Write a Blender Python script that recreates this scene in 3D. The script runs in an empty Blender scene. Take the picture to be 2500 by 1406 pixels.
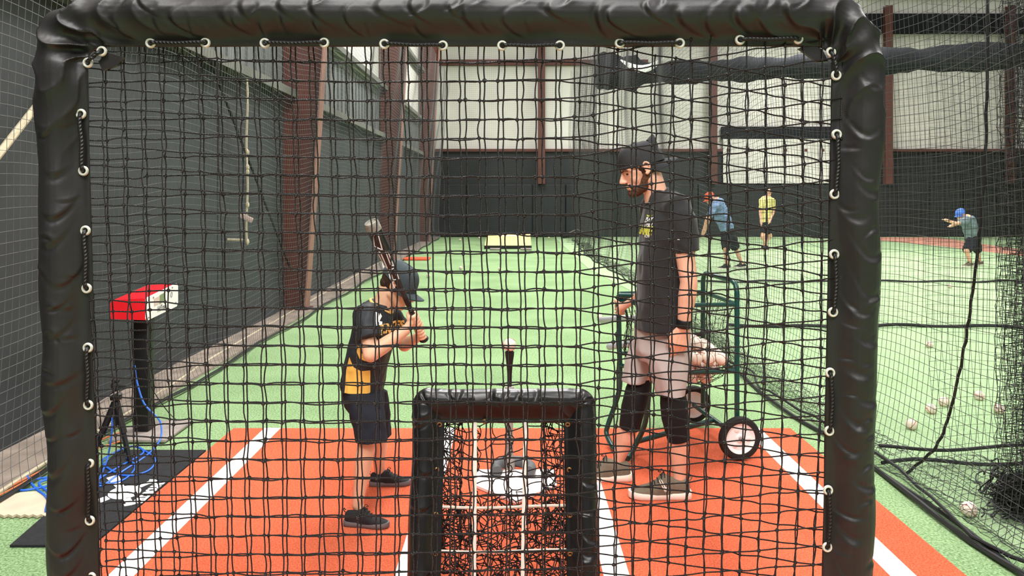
import bpy, bmesh, math, random
import numpy as np
from mathutils import Vector, Matrix, noise
from mathutils.bvhtree import BVHTree
random.seed(7)
RNG = np.random.default_rng(7)
SC = bpy.context.scene
COL = SC.collection
PI = math.pi
# ------------------------------------------------------------------ camera, world, lamps, exposure
F, CX, HY, H = 1878.0, 1250.0, 476.0, 1.545        # focal length (px), centre column, horizon row, eye height
cam_d = bpy.data.cameras.new('camera')
cam = bpy.data.objects.new('camera', cam_d)
COL.objects.link(cam)
cam.location = (0, 0, H)
cam.rotation_euler = (PI / 2, 0, 0)
cam_d.sensor_width = 36
cam_d.sensor_fit = 'HORIZONTAL'
cam_d.lens = F / 2500 * 36
cam_d.shift_y = -(703 - HY) / 2500
cam_d.clip_start = 0.05
cam_d.clip_end = 200
SC.camera = cam

w = bpy.data.worlds.new('hall_light')
SC.world = w
w.use_nodes = True
wn, wl = w.node_tree.nodes, w.node_tree.links
wn.clear()
wo = wn.new('ShaderNodeOutputWorld')
bg = wn.new('ShaderNodeBackground')
tc = wn.new('ShaderNodeTexCoord')
sx = wn.new('ShaderNodeSeparateXYZ')
mr = wn.new('ShaderNodeMapRange')
mr.inputs['From Min'].default_value = 0.0
mr.inputs['From Max'].default_value = 0.75
mr.inputs['To Min'].default_value = 0.22
mr.inputs['To Max'].default_value = 1.15
wl.new(tc.outputs['Generated'], sx.inputs[0])
wl.new(sx.outputs['Z'], mr.inputs['Value'])
wl.new(mr.outputs[0], bg.inputs['Strength'])
bg.inputs['Color'].default_value = (1.0, 0.985, 0.96, 1)
wl.new(bg.outputs[0], wo.inputs[0])


def lamp(name, loc, size, sy, energy, rot=(0, 0, 0)):
    d = bpy.data.lights.new(name, 'AREA')
    d.shape = 'RECTANGLE'
    d.size, d.size_y, d.energy = size, sy, energy
    d.color = (1, 0.98, 0.95)
    o = bpy.data.objects.new(name, d)
    COL.objects.link(o)
    o.location, o.rotation_euler = loc, rot
    return o


for lx, ly, le in ((-0.6, 1.2, 330), (0.3, 7.5, 480), (0.5, 15, 520), (0.5, 22, 520), (9, 8, 620), (9, 16, 620), (9, 23, 620), (-1.6, -2.6, 560), (1.8, -2.6, 480)):  # last two, behind the camera, are added to put sheen on the vinyl
    lamp('unseen_lamp', (lx, ly, 7.6), 1.6, 2.6, le)
SC.view_settings.view_transform = 'Standard'
SC.view_settings.look = 'None'
SC.view_settings.gamma = 1
SC.view_settings.use_curve_mapping = False
SC.view_settings.exposure = -0.12


# ------------------------------------------------------------------ helpers
def at(x, y, Y):
    """world point at depth Y metres that the photograph shows at (x, y)"""
    return Vector(((x - CX) * Y / F, Y, H - (y - HY) * Y / F))


def gnd(x, y, z=0.0):
    Y = F * (H - z) / (y - HY)
    return Vector(((x - CX) * Y / F, Y, z))


def lin(c):
    return tuple(((v / 255) / 12.92 if v <= 10.3 else ((v / 255 + .055) / 1.055) ** 2.4) for v in c)


def mat(name, col, rough=.6, spec=.3, metal=0.0, var=.12, scale=9.0, bump=0.0, bscale=180.0, coat=0.0, sheen=0.0, detail=4):
    m = bpy.data.materials.new(name)
    m.use_nodes = True
    n, l = m.node_tree.nodes, m.node_tree.links
    p = n['Principled BSDF']
    c = lin(col)
    t = n.new('ShaderNodeTexCoord')
    nz = n.new('ShaderNodeTexNoise')
    nz.inputs['Scale'].default_value = scale
    nz.inputs['Detail'].default_value = detail
    l.new(t.outputs['Object'], nz.inputs['Vector'])
    r = n.new('ShaderNodeValToRGB')
    r.color_ramp.elements[0].position, r.color_ramp.elements[1].position = .3, .7
    r.color_ramp.elements[0].color = tuple(max(0, v * (1 - var)) for v in c) + (1,)
    r.color_ramp.elements[1].color = tuple(min(1, v * (1 + var)) for v in c) + (1,)
    l.new(nz.outputs['Fac'], r.inputs[0])
    l.new(r.outputs[0], p.inputs['Base Color'])
    p.inputs['Roughness'].default_value = rough
    p.inputs['Specular IOR Level'].default_value = spec
    p.inputs['Metallic'].default_value = metal
    p.inputs['Coat Weight'].default_value = coat
    p.inputs['Sheen Weight'].default_value = sheen
    if bump:
        b = n.new('ShaderNodeTexNoise')
        b.inputs['Scale'].default_value = bscale
        b.inputs['Detail'].default_value = 3
        l.new(t.outputs['Object'], b.inputs['Vector'])
        bp = n.new('ShaderNodeBump')
        bp.inputs['Strength'].default_value = bump
        bp.inputs['Distance'].default_value = .004
        l.new(b.outputs['Fac'], bp.inputs['Height'])
        l.new(bp.outputs[0], p.inputs['Normal'])
    return m


def turf_mat(name, a, b, fine=85.0, bump=1.0):
    """short artificial grass: two greens mixed at blade scale and again in broad patches"""
    m = bpy.data.materials.new(name)
    m.use_nodes = True
    n, l = m.node_tree.nodes, m.node_tree.links
    p = n['Principled BSDF']
    t = n.new('ShaderNodeTexCoord')
    f = n.new('ShaderNodeTexNoise')
    f.inputs['Scale'].default_value = fine
    f.inputs['Detail'].default_value = 7
    f.inputs['Roughness'].default_value = .75
    g = n.new('ShaderNodeTexNoise')
    g.inputs['Scale'].default_value = 1.3
    g.inputs['Detail'].default_value = 5
    l.new(t.outputs['Object'], f.inputs['Vector'])
    l.new(t.outputs['Object'], g.inputs['Vector'])
    mx = n.new('ShaderNodeMath')
    mx.operation = 'MULTIPLY_ADD'
    l.new(g.outputs['Fac'], mx.inputs[0])
    mx.inputs[1].default_value = .16
    l.new(f.outputs['Fac'], mx.inputs[2])
    r = n.new('ShaderNodeValToRGB')
    r.color_ramp.elements[0].position, r.color_ramp.elements[1].position = .42, .70
    r.color_ramp.elements[0].color = lin(a) + (1,)
    r.color_ramp.elements[1].color = lin(b) + (1,)
    l.new(mx.outputs[0], r.inputs[0])
    l.new(r.outputs[0], p.inputs['Base Color'])
    p.inputs['Roughness'].default_value = .95
    p.inputs['Specular IOR Level'].default_value = .08
    bp = n.new('ShaderNodeBump')
    bp.inputs['Strength'].default_value = bump
    bp.inputs['Distance'].default_value = .006
    l.new(f.outputs['Fac'], bp.inputs['Height'])
    l.new(bp.outputs[0], p.inputs['Normal'])
    return m


def rope_mat(name, col, pitch=.0085, bump=1.0, rough=.5, spec=.5):
    """laid rope: two-strand twist from the along/around attribute that the rope meshes carry"""
    m = bpy.data.materials.new(name)
    m.use_nodes = True
    n, l = m.node_tree.nodes, m.node_tree.links
    p = n['Principled BSDF']
    c = lin(col)
    a = n.new('ShaderNodeAttribute')
    a.attribute_name = 'lay'
    s = n.new('ShaderNodeSeparateXYZ')
    l.new(a.outputs['Vector'], s.inputs[0])
    k = n.new('ShaderNodeMath')
    k.operation = 'MULTIPLY_ADD'
    l.new(s.outputs['X'], k.inputs[0])
    k.inputs[1].default_value = 2 * PI / pitch * 2
    l.new(s.outputs['Y'], k.inputs[2])
    q = n.new('ShaderNodeMath')
    q.operation = 'SINE'
    l.new(k.outputs[0], q.inputs[0])
    bp = n.new('ShaderNodeBump')
    bp.inputs['Strength'].default_value = bump
    bp.inputs['Distance'].default_value = .0014
    l.new(q.outputs[0], bp.inputs['Height'])
    l.new(bp.outputs[0], p.inputs['Normal'])
    r = n.new('ShaderNodeValToRGB')
    r.color_ramp.elements[0].color = tuple(v * .55 for v in c) + (1,)  # groove shade put into the colour: darker troughs, paler ridges
    r.color_ramp.elements[1].color = tuple(min(1, v * 1.5) for v in c) + (1,)
    h = n.new('ShaderNodeMath')
    h.operation = 'MULTIPLY_ADD'
    l.new(q.outputs[0], h.inputs[0])
    h.inputs[1].default_value = .5
    h.inputs[2].default_value = .5
    l.new(h.outputs[0], r.inputs[0])
    l.new(r.outputs[0], p.inputs['Base Color'])
    p.inputs['Roughness'].default_value = rough
    p.inputs['Specular IOR Level'].default_value = spec
    return m


def panel_mat(name, base, panel, attr='panel', rough=.6):
    """two-tone cloth: the cut of the coloured inset comes from a signed distance stored on the cloth"""
    m = mat(name, base, rough, .3, var=.15, scale=14, bump=.25, bscale=420)
    n, l = m.node_tree.nodes, m.node_tree.links
    p = n['Principled BSDF']
    src = p.inputs['Base Color'].links[0].from_socket
    a = n.new('ShaderNodeAttribute')
    a.attribute_name = attr
    g = n.new('ShaderNodeMath')
    g.operation = 'GREATER_THAN'
    g.inputs[1].default_value = 0
    l.new(a.outputs['Fac'], g.inputs[0])
    mx = n.new('ShaderNodeMix')
    mx.data_type = 'RGBA'
    l.new(g.outputs[0], mx.inputs['Factor'])
    l.new(src, mx.inputs['A'])
    mx.inputs['B'].default_value = lin(panel) + (1,)
    l.new(mx.outputs['Result'], p.inputs['Base Color'])
    return m


ORG = {}


def tag(o, label=None, cat=None, group=None, kind=None):
    if label: o['label'] = label
    if cat: o['category'] = cat
    if group: o['group'] = group
    if kind: o['kind'] = kind
    return o


def thing(name, loc, label, cat, group=None):
    o = bpy.data.objects.new(name, None)
    COL.objects.link(o)
    o.empty_display_size = .1
    o.location = loc
    ORG[o.name] = Vector(loc)
    return tag(o, label, cat, group)


def link_mesh(name, me, mats, parent=None, base=None):
    o = bpy.data.objects.new(name, me)
    COL.objects.link(o)
    for m in (mats if isinstance(mats, (list, tuple)) else [mats]):
        me.materials.append(m)
    org = ORG[parent.name] if parent is not None else Vector(base if base is not None else (0, 0, 0))
    if org.length > 0:
        me.transform(Matrix.Translation(-org))
    if parent is not None:
        o.parent = parent
    else:
        o.location = org
    ORG[o.name] = org
    return o


def np_mesh(name, V, Q, mats, parent=None, base=None, smooth=True, lay=None, tris=None):
    me = bpy.data.meshes.new(name)
    V = np.ascontiguousarray(V, dtype=np.float32).reshape(-1, 3)
    Q = np.ascontiguousarray(Q, dtype=np.int32).reshape(-1, 4)
    nl = Q.size + (0 if tris is None else tris.size)
    nq = len(Q)
    nt = 0 if tris is None else len(tris)
    me.vertices.add(len(V))
    me.vertices.foreach_set('co', V.ravel())
    me.loops.add(nl)
    li = Q.ravel() if tris is None else np.concatenate([Q.ravel(), tris.ravel().astype(np.int32)])
    me.loops.foreach_set('vertex_index', li.astype(np.int32))
    me.polygons.add(nq + nt)
    ls = np.concatenate([np.arange(nq) * 4, nq * 4 + np.arange(nt) * 3]).astype(np.int32)
    me.polygons.foreach_set('loop_start', ls)
    me.polygons.foreach_set('use_smooth', np.full(nq + nt, smooth, dtype=bool))
    me.update(calc_edges=True)
    if lay is not None:
        at_ = me.attributes.new('lay', 'FLOAT_VECTOR', 'POINT')
        at_.data.foreach_set('vector', np.ascontiguousarray(lay, dtype=np.float32).ravel())
    return link_mesh(name, me, mats, parent, base)


class MB:
    def __init__(s):
        s.v, s.f, s.m, s.mi = [], [], [], 0

    def add(s, vs, fs):
        o = len(s.v)
        s.v += [tuple(p) for p in vs]
        s.f += [tuple(i + o for i in f) for f in fs]
        s.m += [s.mi] * len(fs)

    def box(s, c, d, rot=None):
        c, d = Vector(c), Vector(d) / 2
        vs = []
        for x, y, z in ((-1, -1, -1), (1, -1, -1), (1, 1, -1), (-1, 1, -1), (-1, -1, 1), (1, -1, 1), (1, 1, 1), (-1, 1, 1)):
            p = Vector((x * d.x, y * d.y, z * d.z))
            vs.append(c + (rot @ p if rot else p))
        s.add(vs, [(0, 3, 2, 1), (4, 5, 6, 7), (0, 1, 5, 4), (1, 2, 6, 5), (2, 3, 7, 6), (3, 0, 4, 7)])

    def bbox(s, c, d, r=.01, seg=2, rot=None):
        """box with rounded edges"""
        bm = bmesh.new()
        bmesh.ops.create_cube(bm, size=1)
        for v in bm.verts:
            v.co = Vector((v.co.x * d[0], v.co.y * d[1], v.co.z * d[2]))
        bmesh.ops.bevel(bm, geom=bm.edges[:] + bm.verts[:], offset=r, segments=seg, affect='EDGES', profile=.5)
        for v in bm.verts:
            v.co = Vector(c) + (rot @ v.co if rot else v.co)
        bm.verts.index_update()
        s.add([v.co for v in bm.verts], [[v.index for v in f.verts] for f in bm.faces])
        bm.free()

    def loft(s, rings, cap=True, closed=False):
        n = len(rings[0])
        vs = [p for r in rings for p in r]
        fs = []
        R = len(rings)
        for i in range(R if closed else R - 1):
            for j in range(n):
                a, b = i * n + j, i * n + (j + 1) % n
                c, d = ((i + 1) % R) * n + (j + 1) % n, ((i + 1) % R) * n + j
                fs.append((a, b, c, d))
        if cap and not closed:
            fs.append(tuple(range(n))[::-1])
            fs.append(tuple((R - 1) * n + j for j in range(n)))
        s.add(vs, fs)

    def tube(s, path, r, n=8, cap=True, closed=False, up=None, ry=None):
        path = [Vector(p) for p in path]
        N = len(path)
        rr = r if isinstance(r, (list, tuple)) else [r] * N
        rings = []
        prev = None
        for i, p in enumerate(path):
            if closed:
                t = path[(i + 1) % N] - path[i - 1]
            else:
                t = path[min(i + 1, N - 1)] - path[max(i - 1, 0)]
            t = t.normalized() if t.length > 1e-9 else Vector((0, 0, 1))
            if prev is None:
                u = Vector(up) if up else (Vector((0, 0, 1)) if abs(t.z) < .9 else Vector((0, 1, 0)))
            else:
                u = prev
            u = (u - t * u.dot(t)).normalized()
            prev = u
            b = t.cross(u)
            k = 1 if ry is None else ry
            rings.append([p + (b * math.cos(2 * PI * j / n) * k + u * math.sin(2 * PI * j / n)) * rr[i] for j in range(n)])
        s.loft(rings, cap, closed)

    def cap(s, a, b, ra, rb, n=14):
        """tapered capsule"""
        a, b = Vector(a), Vector(b)
        t = (b - a)
        if t.length < 1e-6: t = Vector((0, 0, 1e-4))
        d = t.normalized()
        pts, rs = [], []
        for k in range(5):
            q = PI / 2 * (1 - k / 4.0)
            pts.append(a - d * ra * math.sin(q)); rs.append(max(ra * math.cos(q), ra * .02))
        for k in range(5):
            q = PI / 2 * (k / 4.0)
            pts.append(b + d * rb * math.sin(q)); rs.append(max(rb * math.cos(q), rb * .02))
        s.tube(pts, rs, n)

    def ell(s, c, r, M=None, nu=18, nv=12):
        c = Vector(c)
        rings = []
        for i in range(nv + 1):
            a = PI * i / nv
            sn = max(math.sin(a), .01)
            rg = []
            for j in range(nu):
                b = 2 * PI * j / nu
                p = Vector((r[0] * sn * math.cos(b), r[1] * sn * math.sin(b), -r[2] * math.cos(a)))
                rg.append(c + (M @ p if M is not None else p))
            rings.append(rg)
        s.loft(rings)

    def lathe(s, prof, c, axis=(0, 0, 1), n=24, cap=True):
        c, ax = Vector(c), Vector(axis).normalized()
        u = Vector((1, 0, 0)) if abs(ax.x) < .9 else Vector((0, 1, 0))
        u = (u - ax * u.dot(ax)).normalized()
        b = ax.cross(u)
        s.loft([[c + ax * z + (u * math.cos(2 * PI * j / n) + b * math.sin(2 * PI * j / n)) * max(r, 1e-4) for j in range(n)] for r, z in prof], cap)

    def torus(s, c, axis, R, r, n=24, k=8, M=None):
        c, ax = Vector(c), Vector(axis).normalized()
        u = Vector((1, 0, 0)) if abs(ax.x) < .9 else Vector((0, 1, 0))
        u = (u - ax * u.dot(ax)).normalized()
        b = ax.cross(u)
        s.tube([c + (u * math.cos(2 * PI * i / n) + b * math.sin(2 * PI * i / n)) * R for i in range(n)], r, k, closed=True, up=ax)

    def poly(s, pts, d):
        """flat outline pushed along d into a slab"""
        d = Vector(d)
        n = len(pts)
        vs = [Vector(p) for p in pts] + [Vector(p) + d for p in pts]
        s.add(vs, [tuple(range(n))[::-1], tuple(range(n, 2 * n))] + [(i, (i + 1) % n, n + (i + 1) % n, n + i) for i in range(n)])

    def mesh(s, name, smooth=True):
        me = bpy.data.meshes.new(name)
        me.from_pydata(s.v, [], s.f)
        me.polygons.foreach_set('use_smooth', [smooth] * len(me.polygons))
        me.polygons.foreach_set('material_index', s.m)
        me.update()
        return me

    def build(s, name, mats, parent=None, base=None, smooth=True, sharp=None):
        me = s.mesh(name, smooth)
        o = link_mesh(name, me, mats, parent, base)
        if smooth and sharp is None: sharp = 40
        if smooth and sharp:
            me.set_sharp_from_angle(angle=math.radians(sharp))
        return o

    def remesh(s, name, mats, voxel, sm=4, parent=None, base=None, wrinkle=None, fac=.5):
        """one continuous skin over everything in the builder"""
        me = s.mesh(name)
        bm = bmesh.new()
        bm.from_mesh(me)
        bmesh.ops.recalc_face_normals(bm, faces=bm.faces)
        bm.to_mesh(me)
        bm.free()
        t = bpy.data.objects.new('tmp', me)
        COL.objects.link(t)
        a = t.modifiers.new('r', 'REMESH')
        a.mode, a.voxel_size = 'VOXEL', voxel
        if sm:
            b = t.modifiers.new('s', 'SMOOTH')
            b.factor, b.iterations = fac, sm
        bpy.context.view_layer.update()
        dg = bpy.context.evaluated_depsgraph_get()
        out = bpy.data.meshes.new_from_object(t.evaluated_get(dg))
        bpy.data.objects.remove(t)
        bpy.data.meshes.remove(me)
        out.name = name
        if wrinkle:
            amp, sc, st = wrinkle
            nv = len(out.vertices)
            co, no = np.empty(nv * 3, np.float32), np.empty(nv * 3, np.float32)
            out.vertices.foreach_get('co', co)
            out.vertices.foreach_get('normal', no)
            co, no = co.reshape(-1, 3), no.reshape(-1, 3)
            dd = np.empty(nv, np.float32)
            for i in range(nv):
                q = Vector((co[i, 0] * sc, co[i, 1] * sc, co[i, 2] * sc * st))
                dd[i] = amp * (noise.noise(q) + .5 * noise.noise(q * 2.3) - 1.1 * abs(noise.noise(q * 1.4 + Vector((9, 3, 1)))))
            out.vertices.foreach_set('co', (co + no * dd[:, None]).ravel())
            out.update()
        out.polygons.foreach_set('use_smooth', [True] * len(out.polygons))
        return link_mesh(name, out, mats, parent, base)


def copy_tree(o, parent=None):
    c = o.copy()
    COL.objects.link(c)
    if parent is not None: c.parent = parent
    for ch in [k for k in bpy.data.objects if k.parent == o]:
        copy_tree(ch, c)
    return c


def ell_ring(c, rx, ry, n=28, p=2.0, ax=(1, 0, 0), ay=(0, 1, 0)):
    c, ax, ay = Vector(c), Vector(ax), Vector(ay)
    r = []
    for j in range(n):
        a = 2 * PI * j / n
        ca, sa = math.cos(a), math.sin(a)
        r.append(c + ax * rx * math.copysign(abs(ca) ** (2 / p), ca) + ay * ry * math.copysign(abs(sa) ** (2 / p), sa))
    return r


def strands(P, r, k=3, ref=(0, 1, 0), ph=0.0):
    """tubes along every row of P (S, N, 3); the seam is doubled so that 'lay' can carry the angle"""
    P = np.asarray(P, dtype=np.float64)
    S, N, _ = P.shape
    T = np.gradient(P, axis=1)
    T /= np.linalg.norm(T, axis=2, keepdims=True) + 1e-12
    ref = np.broadcast_to(np.asarray(ref, dtype=np.float64), P.shape)
    B = np.cross(T, ref)
    B /= np.linalg.norm(B, axis=2, keepdims=True) + 1e-9
    Nn = np.cross(B, T)
    seg = np.linalg.norm(np.diff(P, axis=1), axis=2)
    L = np.concatenate([np.zeros((S, 1)), np.cumsum(seg, axis=1)], axis=1)
    a = np.linspace(0, 2 * PI, k + 1)
    V = P[:, :, None, :] + r * (np.cos(a)[None, None, :, None] * B[:, :, None, :] + np.sin(a)[None, None, :, None] * Nn[:, :, None, :])
    lay = np.zeros(V.shape)
    lay[..., 0] = L[:, :, None] + RNG.uniform(0, 1, (S, 1, 1))
    lay[..., 1] = a[None, None, :] * 2
    idx = np.arange(S * N * (k + 1)).reshape(S, N, k + 1)
    Q = np.stack([idx[:, :-1, :-1], idx[:, :-1, 1:], idx[:, 1:, 1:], idx[:, 1:, :-1]], axis=-1).reshape(-1, 4)
    return V.reshape(-1, 3), Q, lay.reshape(-1, 3)


def join(parts):
    V, Q, L, o = [], [], [], 0
    for v, q, l in parts:
        V.append(v); Q.append(q + o); L.append(l)
        o += len(v)
    return np.concatenate(V), np.concatenate(Q), np.concatenate(L)


def net_parts(P, r, k=3, ref=(0, 1, 0), sub=1, bow=0.0):
    """square netting: strands along both directions of the knot grid P (n, m, 3)"""
    out = []
    for A in (P, P.transpose(1, 0, 2)):
        if sub > 1:
            S, N, _ = A.shape
            t = np.arange(sub) / sub
            a, b = A[:, :-1, None, :], A[:, 1:, None, :]
            M = a + (b - a) * t[None, None, :, None]
            if bow:
                off = RNG.normal(0, bow, (S, N - 1, 1, 3))
                M = M + off * (np.sin(PI * t)[None, None, :, None])
            A = np.concatenate([M.reshape(S, -1, 3), A[:, -1:, :]], axis=1)
        out.append(strands(A, r, k, ref))
    return out


def knots(P, r, squash=1.0):
    P = P.reshape(-1, 3)
    n = len(P)
    nu, nv = 6, 4
    base = []
    for i in range(nv):
        a = PI * (i + .5) / nv
        for j in range(nu + 1):
            b = 2 * PI * j / nu
            base.append((math.sin(a) * math.cos(b), math.sin(a) * math.sin(b) * squash, math.cos(a)))
    base = np.array(base)
    sc = r * RNG.uniform(.8, 1.2, (n, 1, 1)) * RNG.uniform(.75, 1.2, (n, 1, 3))
    V = P[:, None, :] + base[None] * sc
    m = len(base)
    q = []
    for i in range(nv - 1):
        for j in range(nu):
            a = i * (nu + 1) + j
            q.append((a, a + nu + 1, a + nu + 2, a + 1))
    q.append((0, 1, 2, 3)); q.append((0, 3, 4, 5))
    e = (nv - 1) * (nu + 1)
    q.append((e + 3, e + 2, e + 1, e)); q.append((e + 5, e + 4, e + 3, e))
    Q = (np.array(q)[None] + (np.arange(n) * m)[:, None, None]).reshape(-1, 4)
    lay = np.zeros((n, m, 3))
    lay[..., 0] = base[None, :, 2] * .006
    lay[..., 1] = base[None, :, 0] * 2
    return V.reshape(-1, 3), Q, lay.reshape(-1, 3)


def text_geo(s, size, bold=0.0, shear=0.0, align='LEFT', space=1.0):
    c = bpy.data.curves.new('t', 'FONT')
    c.body, c.size, c.offset, c.shear, c.align_x, c.space_character = s, size, bold, shear, align, space
    c.resolution_u = 3
    o = bpy.data.objects.new('t', c)
    COL.objects.link(o)
    bpy.context.view_layer.update()
    me = bpy.data.meshes.new_from_object(o.evaluated_get(bpy.context.evaluated_depsgraph_get()))
    vs = [v.co.copy() for v in me.vertices]
    fs = [tuple(p.vertices) for p in me.polygons]
    bpy.data.objects.remove(o)
    bpy.data.meshes.remove(me)
    bpy.data.curves.remove(c)
    return vs, fs


def bvh_of(o):
    me = o.data
    org = ORG[o.name]
    return BVHTree.FromPolygons([v.co + org for v in me.vertices], [tuple(p.vertices) for p in me.polygons])


def decal(mb, geo, origin, right, up, bvh=None, d=None, lift=.002):
    """lettering laid on a surface: flat, or pressed along d onto a curved one"""
    vs, fs = geo
    right, up = Vector(right).normalized(), Vector(up).normalized()
    out = []
    for v in vs:
        p = Vector(origin) + right * v.x + up * v.y
        if bvh is not None:
            dd = Vector(d).normalized()
            h = bvh.ray_cast(p - dd * .4, dd)
            if h[0] is not None: p = h[0] - dd * lift
        out.append(p)
    mb.add(out, fs)


def smooth_path(pts, n=8, closed=False):
    pts = [Vector(p) for p in pts]
    out = []
    N = len(pts)
    rng = range(N) if closed else range(N - 1)
    for i in rng:
        p0 = pts[i - 1] if (closed or i > 0) else pts[0]
        p1, p2 = pts[i], pts[(i + 1) % N]
        p3 = pts[(i + 2) % N] if (closed or i + 2 < N) else pts[-1]
        for k in range(n):
            t = k / n
            out.append(.5 * ((2 * p1) + (p2 - p0) * t + (2 * p0 - 5 * p1 + 4 * p2 - p3) * t * t + (3 * p1 - p0 - 3 * p2 + p3) * t ** 3))
    if not closed: out.append(pts[-1])
    return out


# ------------------------------------------------------------------ materials
M = {}
M['turf'] = turf_mat('green_turf', (66, 104, 52), (178, 208, 156))
M['turf_light'] = turf_mat('pale_green_turf', (136, 172, 120), (190, 214, 170))
M['clay'] = turf_mat('orange_turf', (200, 68, 38), (246, 132, 96), 130)
M['clay_far'] = turf_mat('pink_clay', (196, 128, 108), (226, 170, 148), 60)
M['white_turf'] = turf_mat('white_turf_line', (232, 230, 226), (252, 252, 250), 320, .5)
M['concrete'] = mat('concrete', (156, 142, 130), .9, .15, var=.25, scale=5, bump=.5, bscale=60)
M['wall_dark'] = mat('dark_wall_lining', (66, 69, 71), .75, .25, var=.14, scale=1.2, bump=.25, bscale=30)
M['wall_grey'] = mat('grey_wall_sheet', (118, 121, 119), .7, .3, var=.12, scale=1.0)
M['wall_black'] = mat('black_wall_padding', (40, 43, 45), .55, .35, var=.2, scale=1.5, bump=.3, bscale=5)
M['cream'] = mat('cream_insulation', (226, 223, 215), .6, .3, var=.07, scale=1.1, bump=.5, bscale=3)
M['steel_brown'] = mat('brown_steel', (98, 58, 50), .6, .35, var=.16, scale=3)
M['steel_brown_edge'] = mat('brown_flange', (166, 118, 104), .6, .3, var=.1, scale=3)
M['girt'] = mat('grey_girt', (116, 116, 108), .6, .3, var=.2, scale=2)
M['dark_tarp'] = mat('dark_tarp', (36, 38, 42), .9, .1, var=.2, scale=2, bump=.6, bscale=6)
M['vinyl'] = mat('black_vinyl', (31, 28, 29), .46, .5, var=.15, scale=14, bump=.12, bscale=70)
M['vinyl_gloss'] = mat('glossy_black_vinyl', (22, 22, 23), .3, .5, var=.15, scale=14, bump=.2, bscale=26)
M['rope'] = rope_mat('black_twisted_rope', (25, 24, 24))
M['rope_lace'] = rope_mat('black_lacing_rope', (18, 18, 18), .02, .7)
M['net'] = mat('dark_netting', (62, 62, 62), .55, .5, var=.1, scale=30)
M['net_light'] = mat('lit_netting', (104, 106, 107), .6, .4, var=.2, scale=20)  # paler grey holds the lit sheen of dark strands in its colour
M['net_black'] = mat('black_netting', (26, 26, 27), .55, .4, var=.1, scale=30)
M['chrome'] = mat('nickel_grommet', (236, 233, 222), .3, .6, .35, var=.05)
M['brass'] = mat('brass_grommet', (176, 150, 96), .35, .5, .8, var=.1)
M['black'] = mat('black_paint', (18, 18, 19), .45, .4, var=.1)
M['rubber'] = mat('black_rubber', (34, 33, 33), .7, .3, var=.2, scale=20)
M['mat_black'] = mat('black_mat', (46, 46, 48), .85, .15, var=.15, scale=40, bump=.4, bscale=300)
M['white'] = mat('white_plastic', (240, 240, 238), .45, .4, var=.03)
M['white_matte'] = mat('white_print', (246, 246, 244), .8, .1, var=.02)
M['red'] = mat('red_enamel', (222, 16, 34), .35, .5, var=.06)
M['grey_ink'] = mat('grey_print', (104, 104, 108), .7, .2, var=.05)
M['screen_green'] = mat('green_window', (112, 126, 92), .3, .5, var=.1)
M['screen_pink'] = mat('pale_window', (214, 188, 182), .3, .5, var=.08, scale=60)
M['skin'] = mat('fair_skin', (226, 172, 146), .5, .35, var=.08, scale=12, bump=.15, bscale=260)
M['skin_kid'] = mat('light_skin', (230, 180, 148), .5, .35, var=.07, scale=12, bump=.12, bscale=260)
M['hair'] = mat('dark_brown_hair', (58, 40, 30), .7, .3, var=.4, scale=90, bump=.8, bscale=300)
M['beard'] = mat('brown_beard', (92, 62, 46), .8, .2, var=.4, scale=120, bump=.9, bscale=320)
M['cap_kid'] = mat('slate_cap_cloth', (62, 72, 76), .75, .25, var=.12, scale=20, bump=.3, bscale=500)
M['cap_black'] = mat('black_cap_cloth', (46, 46, 48), .75, .25, var=.12, scale=20, bump=.3, bscale=500)
M['tee'] = mat('charcoal_tee_cloth', (38, 38, 39), .8, .25, var=.14, scale=8, bump=.3, bscale=420, sheen=.15)
M['jersey'] = panel_mat('black_gold_jersey_cloth', (40, 43, 47), (238, 186, 88))
M['gold'] = mat('gold_trim', (232, 192, 112), .7, .2, var=.06)
M['shorts_black'] = mat('black_shorts_cloth', (34, 36, 44), .8, .2, var=.15, scale=10, bump=.3, bscale=420)
M['shorts_grey'] = mat('taupe_shorts_cloth', (176, 164, 160), .8, .2, var=.06, scale=8, bump=.25, bscale=420)
M['sleeve_black'] = mat('black_knee_sleeve', (20, 20, 22), .75, .25, var=.15, scale=20, bump=.3, bscale=500)
M['shoe_black'] = mat('black_shoe_mesh', (38, 38, 40), .7, .25, var=.2, scale=40, bump=.4, bscale=500)
M['sole_grey'] = mat('grey_shoe_sole', (112, 108, 110), .7, .2, var=.1)
M['shoe_olive'] = mat('olive_shoe_mesh', (112, 102, 86), .75, .25, var=.12, scale=40, bump=.4, bscale=500)
M['sole_white'] = mat('white_shoe_sole', (238, 230, 216), .7, .2, var=.05)
M['green_tube'] = mat('dark_green_enamel', (16, 62, 56), .3, .5, var=.08)
M['ball'] = mat('baseball_leather', (232, 214, 198), .6, .3, var=.07, scale=25)
M['seam'] = mat('red_stitching', (170, 60, 50), .7, .2, var=.1)
M['blue_cable'] = mat('blue_cable', (42, 104, 208), .4, .5, var=.1)
M['orange_cable'] = mat('orange_cord', (214, 120, 78), .6, .3, var=.1)
M['cream_rope'] = mat('cream_rope', (206, 194, 166), .8, .2, var=.15, scale=30)
M['tan_mat'] = mat('tan_foam_mat', (206, 188, 164), .85, .15, var=.1, scale=8, bump=.3, bscale=90)
M['plywood'] = mat('yellow_platform_turf', (232, 212, 150), .8, .2, var=.08, scale=6)
M['tee_grey'] = mat('grey_tee_rubber', (88, 90, 92), .6, .3, var=.15)
M['plate_grey'] = mat('grey_base_plate', (150, 140, 134), .7, .3, var=.2, scale=12)
M['bat_white'] = mat('white_bat_graphic', (228, 228, 226), .4, .4, var=.03)
M['bat_grey'] = mat('grey_bat', (176, 180, 184), .35, .5, .3, var=.06)
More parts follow.
